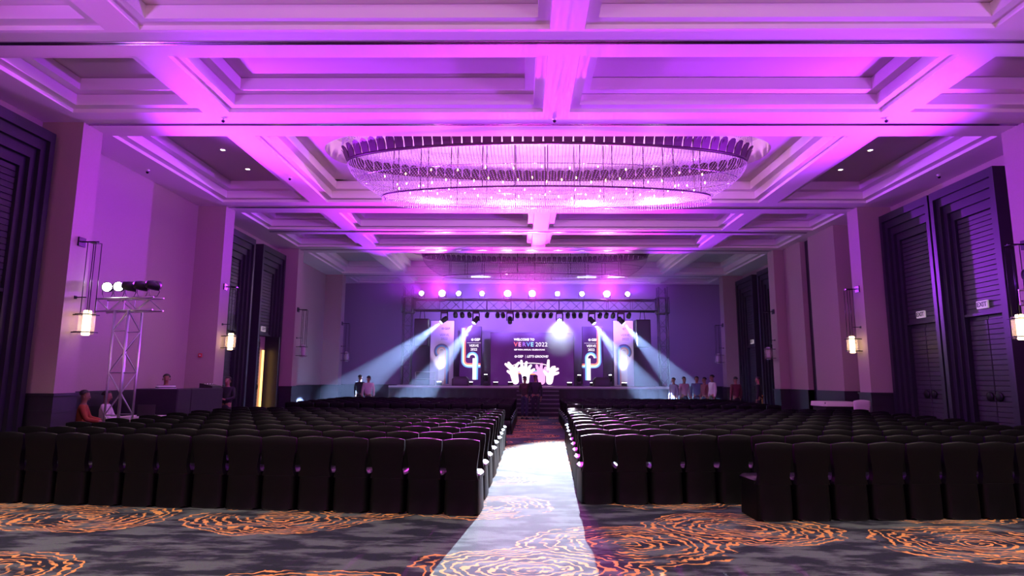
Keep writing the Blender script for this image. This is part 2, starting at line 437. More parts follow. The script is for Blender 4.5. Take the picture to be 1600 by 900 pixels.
def portal(xw, side, yc, width, sign=True, ajar=False):
    """side +1: right wall (faces -X); built in local frame where +X points into the room"""
    global n_door
    n_door += 1
    root = bpy.data.objects.new('door_%d' % n_door, None); link(root); struct(root)
    root.location = (xw, yc, 0); root.rotation_euler = (0, 0, PI if side > 0 else 0)
    h = 6.28; hw = width/2; t = .12
    for k, dep in enumerate((.42, .34, .26, .18)):
        a = hw - k*t; z = h - k*.2; b = a - t
        m = MB()
        m.box(0, dep, -a, -b, 0, z); m.box(0, dep, b, a, 0, z); m.box(0, dep, -b, b, z-.2, z)
        m.build('frame_step', M['portal'], root)
    a = hw - 4*t; ztop = h - .8; zd = 3.17
    MB().box(0, .08, -a, a, zd, ztop).build('transom_backing', M['portal'], root)
    me = slat_mesh(2*a)
    z = zd + .06
    while z < ztop - .04:
        inst('slat', me, root, (.10, 0, z)); z += .115
    MB().box(0, .17, -a, a, zd-.06, zd).build('transom_rail', M['portal'], root)
    # two door leaves
    for sgn in (-1, 1):
        lw = a
        leaf = bpy.data.objects.new('door_leaf', None); link(leaf, root)
        leaf.location = (.015, sgn*a, 0)
        if ajar and sgn == 1: leaf.rotation_euler = (0, 0, R(78)*(1 if side < 0 else 1))
        MB().box(0, .03, *sorted((0, -sgn*(lw-.006))), .02, zd-.07).build('leaf_backing', M['portal'], leaf)
        me2 = slat_mesh(lw-.02)
        z = .08
        while z < zd - .12:
            inst('slat', me2, leaf, (.04, -sgn*lw/2, z)); z += .115
        MB().lathe([(.05, 0), (.105, .01), (.11, .03), (.09, .045), (.03, .05)], 16, (.06, -sgn*(lw-.14), 1.27), 'X').build('round_handle', M['blackmetal'], leaf)
    if sign:
        sg = MB().bbox(.13, .17, -.17, .17, 3.26, 3.44, .004).build('exit_sign', M['signW'], root)
        inst('exit_lettering', EXIT_ME, sg, (.174, 0, 3.35), (PI/2, 0, PI/2))
    return root
portal(XR, 1, 16.33, 2.12); portal(XR, 1, 14.14, 2.12)
portal(XR, 1, 28.3, 2.12); portal(XR, 1, 25.6, 2.12)
portal(XL, -1, 22.25, 2.12, ajar=True); portal(XL, -1, 19.5, 2.12, False)
portal(XL, -1, 10.2, 2.3, False); portal(XL, -1, 7.6, 2.3, False)
# glowing panel added in place of corridor light in the open door's gap
o = MB().bbox(XL+.05, XL+.09, 22.50, 22.62, .3, 2.6, .005).build('corridor_glow', M['amber'])
tag(o, 'tall amber glow panel standing in for corridor light in the door gap', 'lamp')

# ------------------------------------------------------------------ chandeliers
def ell(rx, ry, n, off=0.0):
    # equally spaced points on an ellipse: (x, y, tangent angle, outward normal)
    m = 2000; pts = [(rx*math.cos(2*PI*i/m), ry*math.sin(2*PI*i/m)) for i in range(m+1)]
    acc = [0]
    for p, q in zip(pts, pts[1:]): acc.append(acc[-1] + math.hypot(q[0]-p[0], q[1]-p[1]))
    out = []; j = 0
    for k in range(n):
        s = acc[-1]*((k+off) % n)/n
        while acc[j+1] < s: j += 1
        t = 2*PI*j/m
        nx, ny = math.cos(t)/rx, math.sin(t)/ry; l = math.hypot(nx, ny)
        out.append((pts[j][0], pts[j][1], nx/l, ny/l, t))
    return out
URX, URY, LRX, LRY = 4.95, 1.32, 4.05, .86     # upper and lower ring radii
ZU, ZL = 6.93-ZB, 6.06-ZB
def bead(m, x, y, z, l=.038, r=.014):
    h = l/2
    m.add([(x+r,y,z),(x,y+r,z),(x-r,y,z),(x,y-r,z),(x,y,z+h),(x,y,z-h)],
          [(0,1,4),(1,2,4),(2,3,4),(3,0,4),(1,0,5),(2,1,5),(3,2,5),(0,3,5)])
def bowl(t, f):
    """t = ellipse parameter, f 0..1 from the upper ring to the lower one"""
    g = math.cos(f*PI/2)**.9
    rx = LRX + (URX-LRX)*g; ry = LRY + (URY-LRY)*g
    return rx*math.cos(t), ry*math.sin(t), ZU + (ZL-ZU)*f
st = MB()
for (x, y, nx, ny, t) in ell(URX, URY, 260):
    n = 26
    for k in range(n):
        px, py, pz = bowl(t, (k+.5)/n); bead(st, px, py, pz)
strand_me = st.mesh('crystal_strands', M['bead'])
st = MB()
for (x, y, nx, ny, t) in ell(URX+.15, URY+.12, 330):
    for k in range(8): bead(st, x, y, 1.04 - k*.042, .038, .011)
top_me = st.mesh('upper_crystal_fringe', M['bead'])
st = MB()
for (x, y, nx, ny, t) in ell(LRX, LRY, 300):
    for k in range(4): bead(st, x, y, ZL - .03 - k*.04, .036)
for k in range(170):
    x = -LRX + .03 + k*(2*LRX-.06)/169
    yy = LRY*math.sqrt(max(0, 1-(x/LRX)**2)); y = -yy
    while y < yy: bead(st, x, y, ZL-.02-.10*(1-(x/LRX)**2-(y/LRY)**2), .03, .009); y += .045
bot_me = st.mesh('bottom_crystal_net', M['beadnet'])
# dark leaf tab, local: width along X, leaning outward (+Y)
prof = []
for k in range(7): prof.append((-.10 + .0*k, 0))
tabv = [(-.095, 0), (.095, 0), (.105, .16), (.10, .26), (.06, .315), (0, .33), (-.06, .315), (-.10, .26), (-.105, .16)]
tm = MB().prism(tabv, -.008, .008)
tm.v = [(x, y + .45*z*z/.33 + .08*z, z) for x, y, z in tm.v]
tab_me = tm.mesh('leaf', M['tab'])
bulb_prof = [(.005, -.024), (.011, -.015), (.015, 0), (.011, .017), (.003, .03)]
bulb_me = {True: MB().lathe(bulb_prof, 8).mesh('bulb', M['bulb']), False: MB().lathe(bulb_prof, 8).mesh('bulb', M['bulboff'])}
ring_me = MB().path([(x, y, ZU) for x, y, *_ in ell(URX, URY, 96)], .035, 6, True).mesh('upper_ring', M['tab'])
lring_me = MB().path([(x, y, ZL) for x, y, *_ in ell(LRX, LRY, 96)], .022, 6, True).mesh('lower_ring', M['tab'])
mring_me = MB().path([bowl(t, .5) for *_, t in ell(LRX, LRY, 96)], .010, 6, True).mesh('middle_ring', M['chrome'])
def chandelier(yc, lit, label, boost=1.0):
    root = thing('chandelier', label, 'chandelier', (.62, yc, ZB), 0, 'oval crystal chandeliers')
    inst('upper_ring', ring_me, root); inst('lower_ring', lring_me, root); inst('middle_ring', mring_me, root)
    for nm, me in (('crystal_strands', strand_me), ('upper_crystal_fringe', top_me), ('bottom_crystal_net', bot_me)):
        inst(nm, me, root)['kind'] = 'stuff'
    for (x, y, nx, ny, t) in ell(URX, URY, 92):
        inst('leaf', tab_me, root, (x, y, ZU), (0, 0, math.atan2(ny, nx) - PI/2))
    rod = MB().tube((0, 0, ZL), (0, 0, 1.08), .012, n=6).mesh('suspension_rod', M['tab'])
    for (x, y, nx, ny, t) in ell(LRX*.98, LRY*.97, 22, .5): inst('suspension_rod', rod, root, (x, y, 0))
    for k, (x, y, nx, ny, t) in enumerate(ell(LRX*.9, LRY*.8, 44)):
        inst('bulb', bulb_me[lit], root, (x, y, ZL+.16+.05*(k % 3)))
    for k, (x, y, nx, ny, t) in enumerate(ell(LRX*1.0, LRY*1.05, 26, .3)):
        inst('bulb', bulb_me[lit], root, (x, y, ZL+.42+.04*(k % 2)))
    if lit:
        for x in (-2.7, -.9, .9, 2.7): point('chandelier_lamp', (x, 0, ZL+.05), P_CHAND*boost, (1, .44, .84) if boost == 1 else (1, .80, .70), .12, root)
chandelier(CHY[0], True, 'large lit oval crystal chandelier with glowing bulbs, over the chair rows')
chandelier(2.63, True, 'lit oval crystal chandelier over the open carpet behind the last chair row', .7)
chandelier(CHY[1], False, 'unlit oval crystal chandelier hanging in front of the stage truss')

# ------------------------------------------------------------------ sconces
def sconce(x_face, sgn, yc, lit, label):
    """sgn +1: hangs on a face that looks toward +X"""
    root = thing('wall_lantern', label, 'lantern', (x_face, yc, 2.62), 0 if sgn > 0 else PI, 'lanterns on the columns')
    MB().bbox(0, .03, -.10, .10, 1.52, 1.70, .005).build('wall_plate', M['blackmetal'], root)
    a = MB().box(.03, .36, -.012, .012, 1.60, 1.625).box(.20, .36, -.09, .09, 1.585, 1.60); a.build('top_arm', M['blackmetal'], root)
    for dx in (.20, .36):
        for dy in (-.085, .085): MB().tube((dx, dy, .2), (dx, dy, 1.6), .008, n=6).build('rod', M['blackmetal'], root)
    MB().box(0, .22, -.012, .012, .50, .52).box(.0, .02, -.03, .03, .48, .54).build('middle_arm', M['blackmetal'], root)
    for z in (-.17, .17):
        MB().box(.0, .44, -.012, .012, z-.01, z+.01).box(.14, .42, -.15, .15, z-.008, z+.008).build('cross_bar', M['blackmetal'], root)
    MB().lathe([(.14, -.21), (.14, .21)], 20, (.28, 0, 0)).build('glass_shade', M['glass'], root)
    MB().lathe([(.055, -.23), (.07, -.22), (.07, .24), (.055, .25)], 14, (.28, 0, 0)).build('glow_tube', M['sconce'] if lit else M['sconceoff'], root)
    if lit: point('lantern_lamp', (.28, 0, 0), P_SCONCE, (1, .66, .3), .08, root)
for k, yn in enumerate(COLY):
    if k == 0: continue
    yc = yn + .28
    lit = k <= 2
    nm = {1: 'column beside the truss light stand', 2: 'column beside the draped control desk', 3: 'column past the open door', 4: 'last column before the end wall'}[k]
    sconce(CL, 1, yc, lit, ('glowing' if lit else 'unlit') + ' black rod lantern on the ' + nm)
    nm = {1: 'column nearest to the exit doors and camera', 2: 'column between exit doors and white chair', 3: 'column past the wall pocket', 4: 'far column by the end wall exit side'}[k]
    sconce(CR, -1, yc, lit, ('glowing' if lit else 'unlit') + ' black rod lantern on the ' + nm)

# ceiling downlights, cameras, sprinklers
ORD0 = ['first', 'second', 'third']
def downlight(x, y, z, lit, label):
    root = thing('downlight', label, 'ceiling light', (x, y, z), 0, 'recessed ceiling downlights')
    MB().lathe([(.085, 0), (.085, -.012), (.06, -.014), (.055, -.004)], 16).build('trim_ring', M['plaster'], root)
    MB().lathe([(.054, -.003), (.05, -.008)], 14).build('lens', M['down'] if lit else M['sconceoff'], root)
    return root
DLZ = ZB+.53
for (x, nm) in ((-7.32, 'in side coffer above the truss light stand'), (8.44, 'in side coffer above the exit doors')):
    for y in (14.35, 15.75):
        r_ = downlight(x, y, DLZ, True, 'small round lit downlight ' + nm + (', nearer the stage' if y > 15 else ', farther from the stage'))
        spot('downlight_beam', (x, y, DLZ-.03), (x, y, 0), 60, (1, .8, .6), 80, .5, r_)
# rear downlights over the open carpet behind the last row
for kx, x in enumerate((-7.3, 8.4)):
    for ky, y in enumerate((1.0, 2.6, 4.2)):
        r_ = downlight(x, y, DLZ if abs(x) < 5 else DLZ, True, 'small downlight behind the last chair row, %s in the %s coffer' % (ORD0[ky], ('desk side', 'exit side')[kx]))
        spot('downlight_beam', (x, y, DLZ-.03), (x*.6, y+2.5, 0), P_REAR, (1, .82, .66), 100, .6, r_)
def small_dome(x, y, z, label, name='sprinkler', cat='sprinkler'):
    root = thing(name, label, cat, (x, y, z))
    MB().lathe([(.045, 0), (.05, -.015), (.02, -.02), (.012, -.05)], 12).build('escutcheon', M['plaster'], root)
    MB().lathe([(.01, -.05), (.035, -.055), (.03, -.085), (.008, -.1)], 12).build('head', M['blackmetal'], root)
small_dome(-5.8, 11.3, ZB, 'small ceiling sprinkler on the beam crossing above the lantern column')
small_dome(.64, 11.3, ZB, 'small ceiling sprinkler on the centre beam before the lit chandelier')
small_dome(7.0, 11.3, ZB, 'small ceiling sprinkler on the beam crossing at exit side')
small_dome(-5.8, 14.8, ZB, 'small ceiling sprinkler on the long beam beside lit chandelier')
small_dome(-9.1, 14.3, ZB, 'dark dome camera under the soffit above the plain wall', 'dome_camera', 'camera')
small_dome(10.2, 14.6, ZB, 'dark dome camera under the soffit above the exit doors', 'dome_camera', 'camera')
o = thing('fire_alarm', 'small red fire alarm call point on the column behind the control desk', 'alarm', (-9.1, 17.49, 2.22))
MB().bbox(-.05, .05, -.04, 0, -.055, .055, .006).build('housing', M['red'], o); MB().box(-.02, .02, -.046, -.04, -.02, .02).build('window', M['plaster'], o)

# ------------------------------------------------------------------ chairs
def chair_parts():
    # local: chair faces +Y, origin on the floor under the back edge
    nx = 8
    def shell(secs, arch):
        """secs: (z, half width, yback, yfront); a closed loft with an arched top"""
        m = MB(); rows = []
        for q, (z, hw, yb, yf) in enumerate(secs):
            ring = []
            for side in (0, 1):
                for i in range(nx+1):
                    u = -1 + 2*i/nx
                    if side: u = -u
                    zz = z + (arch*(1-u*u) if q >= len(secs)-2 else 0)
                    bow = .012*(1-u*u)
                    ring.append((hw*u, (yf if side else yb - bow), zz))
            rows.append(ring)
        n = len(rows[0]); vs_ = [v for r in rows for v in r]; fs = []
        for k in range(len(rows)-1):
            for i in range(n): fs.append((k*n+i, k*n+(i+1) % n, (k+1)*n+(i+1) % n, (k+1)*n+i))
        fs.append(tuple(range(n-1, -1, -1))); fs.append(tuple(range((len(rows)-1)*n, len(rows)*n)))
        return m.add(vs_, fs, True)
    back = shell([(.405, .203, -.012, .07), (.50, .180, -.014, .06), (.60, .190, -.022, .045), (.78, .217, -.038, .012), (.855, .220, -.045, -.012), (.868, .217, -.038, -.02)], .024)
    seat = MB().bbox(-.207, .207, .055, .50, .40, .475, .03)
    sk = MB()
    secs = [(0.0, .216, -.03, .50), (.02, .216, -.025, .50), (.22, .211, -.03, .495), (.41, .205, -.03, .485)]
    n = 28; vs_ = []; fs = []
    for z, hw, yb, yf in secs:
        for i in range(n):
            t = 2*PI*i/n; c, s = math.cos(t), math.sin(t)
            x = hw*math.copysign(abs(c)**.28, c); y = (yb+yf)/2 + (yf-yb)/2*math.copysign(abs(s)**.28, s)
            wob = (.006 if z < .03 else .002)*math.sin(7*t)
            vs_.append((max(-.22, min(.22, x*(1+wob))), y*(1+wob), z + (.012*(1+math.sin(5*t)) if z == 0.0 else 0)))
    for k in range(len(secs)-1):
        for i in range(n): fs.append((k*n+i, k*n+(i+1) % n, (k+1)*n+(i+1) % n, (k+1)*n+i))
    fs.append(tuple(range((len(secs)-1)*n, len(secs)*n)))
    sk.add(vs_, fs, True)
    leg = MB()
    for sx in (-.17, .17):
        for sy in (.03, .44): leg.tube((sx, sy, 0), (sx, sy, .4), .012, n=6)
    return back, seat, sk, leg
cb, cs, ck, cl = chair_parts()
def sharp(me):
    me.set_sharp_from_angle(angle=R(42)); return me
back_me, seat_me, skirt_me = cb.mesh('backrest', M['cover']), cs.mesh('seat', M['cover']), ck.mesh('skirt', M['cover'])
for me_ in (back_me, seat_me, skirt_me): sharp(me_)
ORD = ['first', 'second', 'third', 'fourth', 'fifth', 'sixth', 'seventh', 'eighth', 'ninth', 'tenth', 'eleventh', 'twelfth', 'thirteenth', 'fourteenth', 'fifteenth', 'sixteenth', 'seventeenth', 'eighteenth']
spots = []
PIT = .455
def row(side, y0, n, xedge, slope, rowname, where):
    for i in range(n):
        x = xedge + side*(PIT*(i+.5))
        y = y0 + slope*(abs(x - xedge))
        rz = -side*math.atan(slope) * -1
        spots.append((x + random.uniform(-.004, .004), y + random.uniform(-.02, .02), rz + R(random.uniform(-1.2, 1.2)),
                      'black-covered chair, %s from the aisle, %s, %s' % (ORD[i], rowname, where)))
for k in range(9):
    y = 7.58 + k*.92
    rn = 'last row' if k == 0 else ORD[k] + ' row from the back'
    row(-1, y, 15, -.47 + .016*(y-7.5), .085, rn, 'control desk side')
for k in range(9):
    y = 8.30 + k*.92
    row(1, y, 17, .78 + .05*(y-8.2), .06, ORD[k] + ' full row from the back', 'exit door side')
for i in range(13):
    x = 2.72 + PIT*(i+.5); y = 7.40 + .085*(x-2.72)
    if True:
        spots.append((x, y, R(4 + random.uniform(-2, 2)), 'black-covered chair, %s from the aisle, in short extra last row' % ORD[i]))
for k in range(7):
    y = 18.3 + k*.93
    row(-1, y, 15, -.24 + .02*(y-18), .06, ORD[k] + ' row of front block', 'control desk side')
    row(1, y, 14, 1.36 + .02*(y-18), .06, ORD[k] + ' row of front block', 'exit door side')
# keep the short extra row from running into the full last row
spots2 = []
for s_ in spots:
    x, y, rz, lb = s_
    spots2.append(s_)
spots2.sort(key=lambda s: s[0]**2 + s[1]**2)
stuff = MB()
for i, (x, y, rz, lb) in enumerate(spots2):
    if i < 300:
        c = thing('banquet_chair', lb, 'chair', (x, y, 0), rz, 'black covered banquet chairs')
        inst('backrest', back_me, c); inst('seat', seat_me, c); inst('skirt', skirt_me, c)
    else:
        Mx = Matrix.Translation((x, y, 0)) @ Matrix.Rotation(rz, 4, 'Z')
        for src in (cb, cs, ck):
            n0 = len(stuff.v); stuff.add(src.v, src.f, True); stuff.xform(Mx, n0)
o = stuff.build('distant_chair_rows', M['cover'])
tag(o, 'distant rows of black covered chairs in front of the stage', 'chairs', kind='stuff')

# ------------------------------------------------------------------ stage
SF, ST = 28.3, 1.28   # stage front, deck height
stg = thing('stage', 'raised stage with dark skirt and pale front edge', 'stage', (0, 0, 0))
MB().box(-6.0, 7.2, SF+.02, Y1-.05, ST-.12, ST).build('deck', M['deck'], stg)
m = MB(); nseg = 120
vs_ = []
for i in range(nseg+1):
    x = -6.0 + 13.2*i/nseg; y = SF + .05 + .025*math.sin(i*1.9)
    vs_ += [(x, y, 0), (x, y, ST-.12)]
m.add(vs_, [(2*i, 2*i+2, 2*i+3, 2*i+1) for i in range(nseg)], True)
m.add([(-6, SF+.05, 0), (-6, Y1-.1, 0), (-6, Y1-.1, ST-.12), (-6, SF+.05, ST-.12)], [(0, 1, 2, 3)])
m.add([(7.2, SF+.05, 0), (7.2, Y1-.1, 0), (7.2, Y1-.1, ST-.12), (7.2, SF+.05, ST-.12)], [(0, 1, 2, 3)])
m.build('skirt', M['skirt'], stg)
MB().box(-6.0, 7.2, SF-.01, SF+.02, ST-.07, ST+.005).build('front_edge', M['nosing'], stg)
stp = thing('stage_steps', 'dark wooden steps leading from the aisle up to the stage', 'steps', (.79, SF, 0))
for k in range(6):
    z = ST*(6-k)/7
    MB().box(-.95, .95, -.17*(k+1)-.02, -.17*k-.0, z-.05, z).build('tread', M['deck'], stp)
    MB().box(-.95, .95, -.17*(k+1)+.01, -.17*(k+1)+.03, max(0, z-ST/7), z-.05).build('riser', M['skirt'], stp)
for sx in (-.97, .95):
    MB().prism([(sx, 0), (sx+.02, 0), (sx+.02, .1), (sx, .1)], -1.02, 0).build('side_stringer', M['skirt'], stp)
# riser box beside the stage
o = thing('side_platform', 'low black draped platform box beside the stage at exit side', 'platform', (8.05, 28.9, 0))
MB().bbox(-.75, .75, -.5, .5, 1.12, 1.2, .01).build('top', M['deck'], o); MB().box(-.73, .73, -.48, .48, 0, 1.12).build('drape', M['skirt'], o)

# truss builder: local, runs along +Z for length L
brace_cache = {}
def truss(root, L, wd, matrix, bay=.5, r=.025, rb=.012, mt='alu'):
    h = wd/2
    ch = MB().tube((0, 0, 0), (0, 0, L), r, n=8).mesh('chord', M[mt])
    q = matrix.to_quaternion().to_euler(); base = matrix
    def put(nm, me, M_):
        o = bpy.data.objects.new(nm, me); link(o, root); o.matrix_local = base @ M_
    for sx in (-h, h):
        for sy in (-h, h): put('chord', ch, Matrix.Translation((sx, sy, 0)))
    nb = max(1, round(L/bay)); b = L/nb
    dg = MB().tube((-h, 0, 0), (h, 0, b), rb, n=6, caps=False).mesh('brace', M[mt])
    rg = MB().tube((-h, 0, 0), (h, 0, 0), rb, n=6, caps=False).mesh('rung', M[mt])
    for f in range(4):
        RM = Matrix.Rotation(f*PI/2, 4, 'Z') @ Matrix.Translation((0, -h, 0))
        for k in range(nb):
            fl_ = Matrix.Scale(-1, 4, (1, 0, 0)) if (k + f) % 2 else Matrix.Identity(4)
            put('brace', dg, RM @ Matrix.Translation((0, 0, k*b)) @ fl_)
            if f % 2 == 0 and k % 2 == 0: put('rung', rg, RM @ Matrix.Translation((0, 0, k*b)))
TY = 28.75
for x, nm in ((-5.29, 'stage truss tower next to the hanging speaker, control desk side'), (6.64, 'stage truss tower next to the hanging speaker, exit door side')):
    t = thing('truss_tower', nm, 'truss', (x, TY, ST+.006), 0, 'stage truss towers')
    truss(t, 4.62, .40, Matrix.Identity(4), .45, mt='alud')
    MB().bbox(-.35, .35, -.35, .35, 0, .03, .01).build('base_plate', M['alu'], t)
    sl = MB().box(-.27, .27, -.27, -.24, 3.4, 4.1).box(-.27, .27, .24, .27, 3.4, 4.1).box(-.27, -.24, -.27, .27, 3.4, 4.1).box(.24, .27, -.27, .27, 3.4, 4.1)
    # sleeve block as an open frame
    s2 = MB()
    for sx in (-.26, .26):
        for sy in (-.26, .26): s2.tube((sx, sy, 3.38), (sx, sy, 4.12), .025, n=6)
    for z in (3.38, 4.12):
        for (a, b) in (((-.26, -.26), (.26, -.26)), ((.26, -.26), (.26, .26)), ((.26, .26), (-.26, .26)), ((-.26, .26), (-.26, -.26))):
            s2.tube((*a, z), (*b, z), .025, n=6)
    s2.build('sleeve_block', M['alud'], t)
tb = thing('truss_beam', 'horizontal lighting truss spanning the stage between both towers', 'truss', (-4.98, TY, 5.03))
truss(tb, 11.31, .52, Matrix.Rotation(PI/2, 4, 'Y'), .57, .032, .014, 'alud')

# PAR cans
can_me = MB().lathe([(.05, .20), (.085, .17), (.11, .06), (.115, -.10), (.108, -.10), (.10, -.06), (.0, -.06)], 16).mesh('housing', M['can'])
yoke_me = MB().path([(-.12, 0, .02), (-.12, 0, .16), (-.08, 0, .25), (.08, 0, .25), (.12, 0, .16), (.12, 0, .02)], .008, 6).mesh('yoke', M['can'])
lens_me = {k: MB().lathe([(.0, -.062), (.10, -.07), (.09, -.085), (.0, -.09)], 16).mesh('lens', M[mm]) for k, mm in (('W', 'parW'), ('M', 'parM'), ('off', 'headoff'))}
for kk, col_ in (('V', (.62, .40, 1)),):
    lens_me['V'] = MB().lathe([(.0, -.062), (.10, -.07), (.09, -.085), (.0, -.09)], 16).mesh('lens', emat('par_lens_violet', col_, 30))
def par(loc, target, lens, label, group, up=True, scale=1.0):
    root = thing('par_light', label, 'stage light', loc, 0, group)
    q = (Vector(target) - Vector(loc)).to_track_quat('-Z', 'Y').to_matrix().to_4x4()
    b = bpy.data.objects.new('housing', can_me); link(b, root); b.matrix_local = q @ Matrix.Scale(scale, 4)
    l = bpy.data.objects.new('lens', lens_me[lens]); link(l, b)
    y = bpy.data.objects.new('yoke', yoke_me); link(y, root)
    y.matrix_local = Matrix.Rotation(PI if up else 0, 4, 'X') @ Matrix.Scale(scale, 4)
    return root
SX = lambda px, y=28.6: (px - 813.0) / 961.9 * y * 1.0 - .0 + .02
ORD2 = ORD + ['nineteenth', 'twentieth']
lamps = [(-4.65, 'W'), (-3.68, 'M'), (-2.90, 'W'), (-1.81, 'W'), (-.61, 'M'), (.54, 'M'), (1.72, 'W'), (2.86, 'W'), (4.03, 'M'), (4.99, 'W')]
tgt = {-4.65: (-8, 8, 5.6), -3.68: (-4, 2, 5.2), -2.90: (-6, 8, 5.6), -1.81: (-2, 6, 5.4), -.61: (-1, 0, 5.0), .54: (1, 0, 5.0),
       1.72: (3, 6, 5.4), 2.86: (6, 8, 5.6), 4.03: (1.5, 2, 5.2), 4.99: (9, 8, 5.6)}
for k, (x, c) in enumerate(lamps):
    loc = (x, TY-.1, 5.56); t = tgt[x]
    face = (x*.6, 0, 4.2)
    r_ = par(loc, (x + (t[0]-x)*.5, 10, 6.3), c, ('magenta' if c == 'M' else 'pale') + ' glowing light on truss top, %s counted from the control desk side' % ORD2[k], 'lights along the truss top', True, 1.45 if c == 'M' else 1.05)
    spot('par_beam', (x, TY-.28, 5.60), t, P_MAGENTA if c == 'M' else P_VIOLET, (1, .035, .92) if c == 'M' else (.38, .02, 1), 36 if c == 'M' else 36, 1.0, r_, .08)
cans = [710.5, 721, 732.5, 760, 776.5, 785, 807.5, 818, 827.5, 837.6, 848.6, 859.6, 886, 896, 906, 936, 946, 956.4, 981]
for k, px in enumerate(cans):
    x = SX(px)
    r_ = par((x, TY-.26, 4.53), (x + random.uniform(-.6, .6), 31.5, 2.2 + random.uniform(-.3, .6)), 'V' if k % 5 == 2 else 'off', 'dark can light under the truss, %s counted from the control desk side' % ORD2[k], 'can lights under the truss', False, .92)
    if k in (0, 18):
        spot('wash_beam', (x, TY+.15, 4.4), (-8.0 if k == 0 else 9.0, 31.8, 3.4), P_BACKWASH*.35, (.30, .10, 1), 75, 1.0, r_, .1)  # added violet wash brightens the far corners, standing in for lit haze
    if k % 4 == 1:
        spot('wash_beam', (x, TY+.15, 4.4), (x*1.15, 32.3, 4.9), P_BACKWASH, (.36, .16, 1), 80, .9, r_, .1)
# moving heads
def moving_head(loc, target, lit, label, group, hang=True, scale=1.0):
    root = thing('moving_head_light', label, 'stage light', loc, 0, group)
    s = 1 if hang else -1
    MB().bbox(-.16, .16, -.13, .13, .30, .42, .02).build('base', M['can'], root).scale = (scale, scale, s*scale)
    for sx in (-.15, .15): MB().bbox(sx-.025, sx+.025, -.06, .06, -.04, .31, .01).build('arm', M['can'], root).scale = (scale, scale, s*scale)
    q = (Vector(target) - Vector(loc)).to_track_quat('-Z', 'Y').to_matrix().to_4x4()
    h = MB().lathe([(.05, .20), (.11, .16), (.12, 0), (.10, -.16), (.105, -.19), (.09, -.19), (.085, -.16), (0, -.16)], 16).build('head', M['can'], root)
    h.matrix_local = q @ Matrix.Scale(scale, 4)
    MB().lathe([(0, -.165), (.085, -.175), (.07, -.195), (0, -.2)], 14).build('lens', M['headW' if lit else 'headoff'], h)
    return root
heads = [(-3.55, 4.31, (-8.3, 26.9, .2), True), (-2.07, 4.31, (-4.9, 26.9, .2), True), (-.49, 4.31, (-.49, 24, 0), False),
         (1.81, 4.31, (.66, 9.6, 0), True), (3.30, 4.31, (6.1, 26.9, .2), True), (4.65, 4.31, (8.3, 27.7, 0), True)]
hl = ['moving head light beaming toward the pair by the end wall', 'moving head light beaming down in front of pale banner', 'large dark moving head light hanging over the screen',
      'moving head light beaming down the aisle', 'moving head light beaming across the purple banner', 'moving head light beaming past the hanging speaker at exit side']
for (x, z, t, lit), lb in zip(heads, hl):
    loc = (x, TY-.25, z)
    r_ = moving_head(loc, t, lit, lb, 'moving heads under the truss')
    if lit:
        d = (Vector(t) - Vector(loc)).normalized()
        aisle = abs(x - 1.81) < .01
        spot('head_beam', Vector(loc) + d*.22, t, P_AISLE if aisle else P_BEAM, (.70, .82, 1) if aisle else (.36, .54, 1), 15 if aisle else 20, .5 if aisle else .15, r_, .06)
for x, nm in ((-1.69, 'beside the purple banner and screen'), (2.87, 'between screen and exit side banner'), (4.39, 'between the two exit side banners')):
    loc = (x, 30.5, ST+.38); t = (x + (-.2 if x < 0 else .25), 30.2, 5.0)
    r_ = moving_head(loc, t, True, 'moving head light standing on the stage floor ' + nm, 'stage floor moving heads', False, .85)
    spot('head_beam', (loc[0], loc[1], loc[2]+.2), t, 8000, (.5, .7, 1), 12, .2, r_, .04)
# uplights along the screen and banners
foot_me = MB().bbox(-.13, .13, -.07, .07, 0, .16, .02).mesh('housing', M['can'])
flens_me = MB().bbox(-.11, .11, -.05, .05, .16, .175, .005).mesh('lens', emat('footlight_lens', (1, .92, 1), 12))
for x, nm in ((-1.21, 'screen, nearest its control desk side edge'), (-.48, 'screen, below the printed hands'), (2.42, 'screen, nearest its exit side edge'), (-2.45, 'purple banner, control desk side'), (-4.0, 'pale banner, control desk side'), (3.55, 'purple banner, exit door side'), (5.1, 'pale banner, exit door side')):
    bn = 'banner' in nm
    r_ = thing('uplight', 'small black uplight at the foot of the ' + nm, 'stage light', (x, 30.62, ST+.006), 0, 'uplights on the stage floor')
    inst('housing', foot_me, r_); inst('lens', flens_me, r_)
    spot('uplight_beam', (x, 30.62, ST+.2), (x, 31.02, ST+2.0), 130 if bn else 60, (1, .9, 1), 50 if bn else 30, .5, r_, .03)

# hanging speakers
for x0, x1, nm in ((-4.94, -4.25, 'pale banner, control desk side'), (5.36, 5.99, 'pale banner, exit door side')):
    r_ = thing('hanging_speaker', 'black speaker box hanging from the truss by the ' + nm, 'speaker', ((x0+x1)/2, TY-.1, 3.1), 0, 'hanging speakers')
    MB().bbox(-.33, .33, -.22, .25, 0, 1.26, .02).build('cabinet', M['can'], r_)
    MB().box(-.29, .29, -.235, -.22, .05, 1.2).build('grille', M['headoff'], r_)
    for sx in (-.12, .12): MB().tube((sx, 0, 1.25), (sx*.6, 0, 1.7), .015, n=6).build('hanging_strap', M['blackmetal'], r_)
# wedge monitors / black boxes on the front edge
for x, nm in ((-2.75, 'in front of the purple banner, control desk side'), (3.72, 'in front of the purple banner, exit door side')):
    r_ = thing('stage_monitor', 'black wedge monitor speaker on the stage ' + nm, 'speaker', (x, SF+.35, ST+.006), 0, 'stage monitors')
    MB().prism([(-.38, 0), (.38, 0), (.38, .30), (.26, .42), (-.26, .42), (-.38, .30)], -.25, .25).build('cabinet', M['can'], r_)
    MB().box(-.3, .3, -.265, -.25, .05, .3).build('grille', M['headoff'], r_)
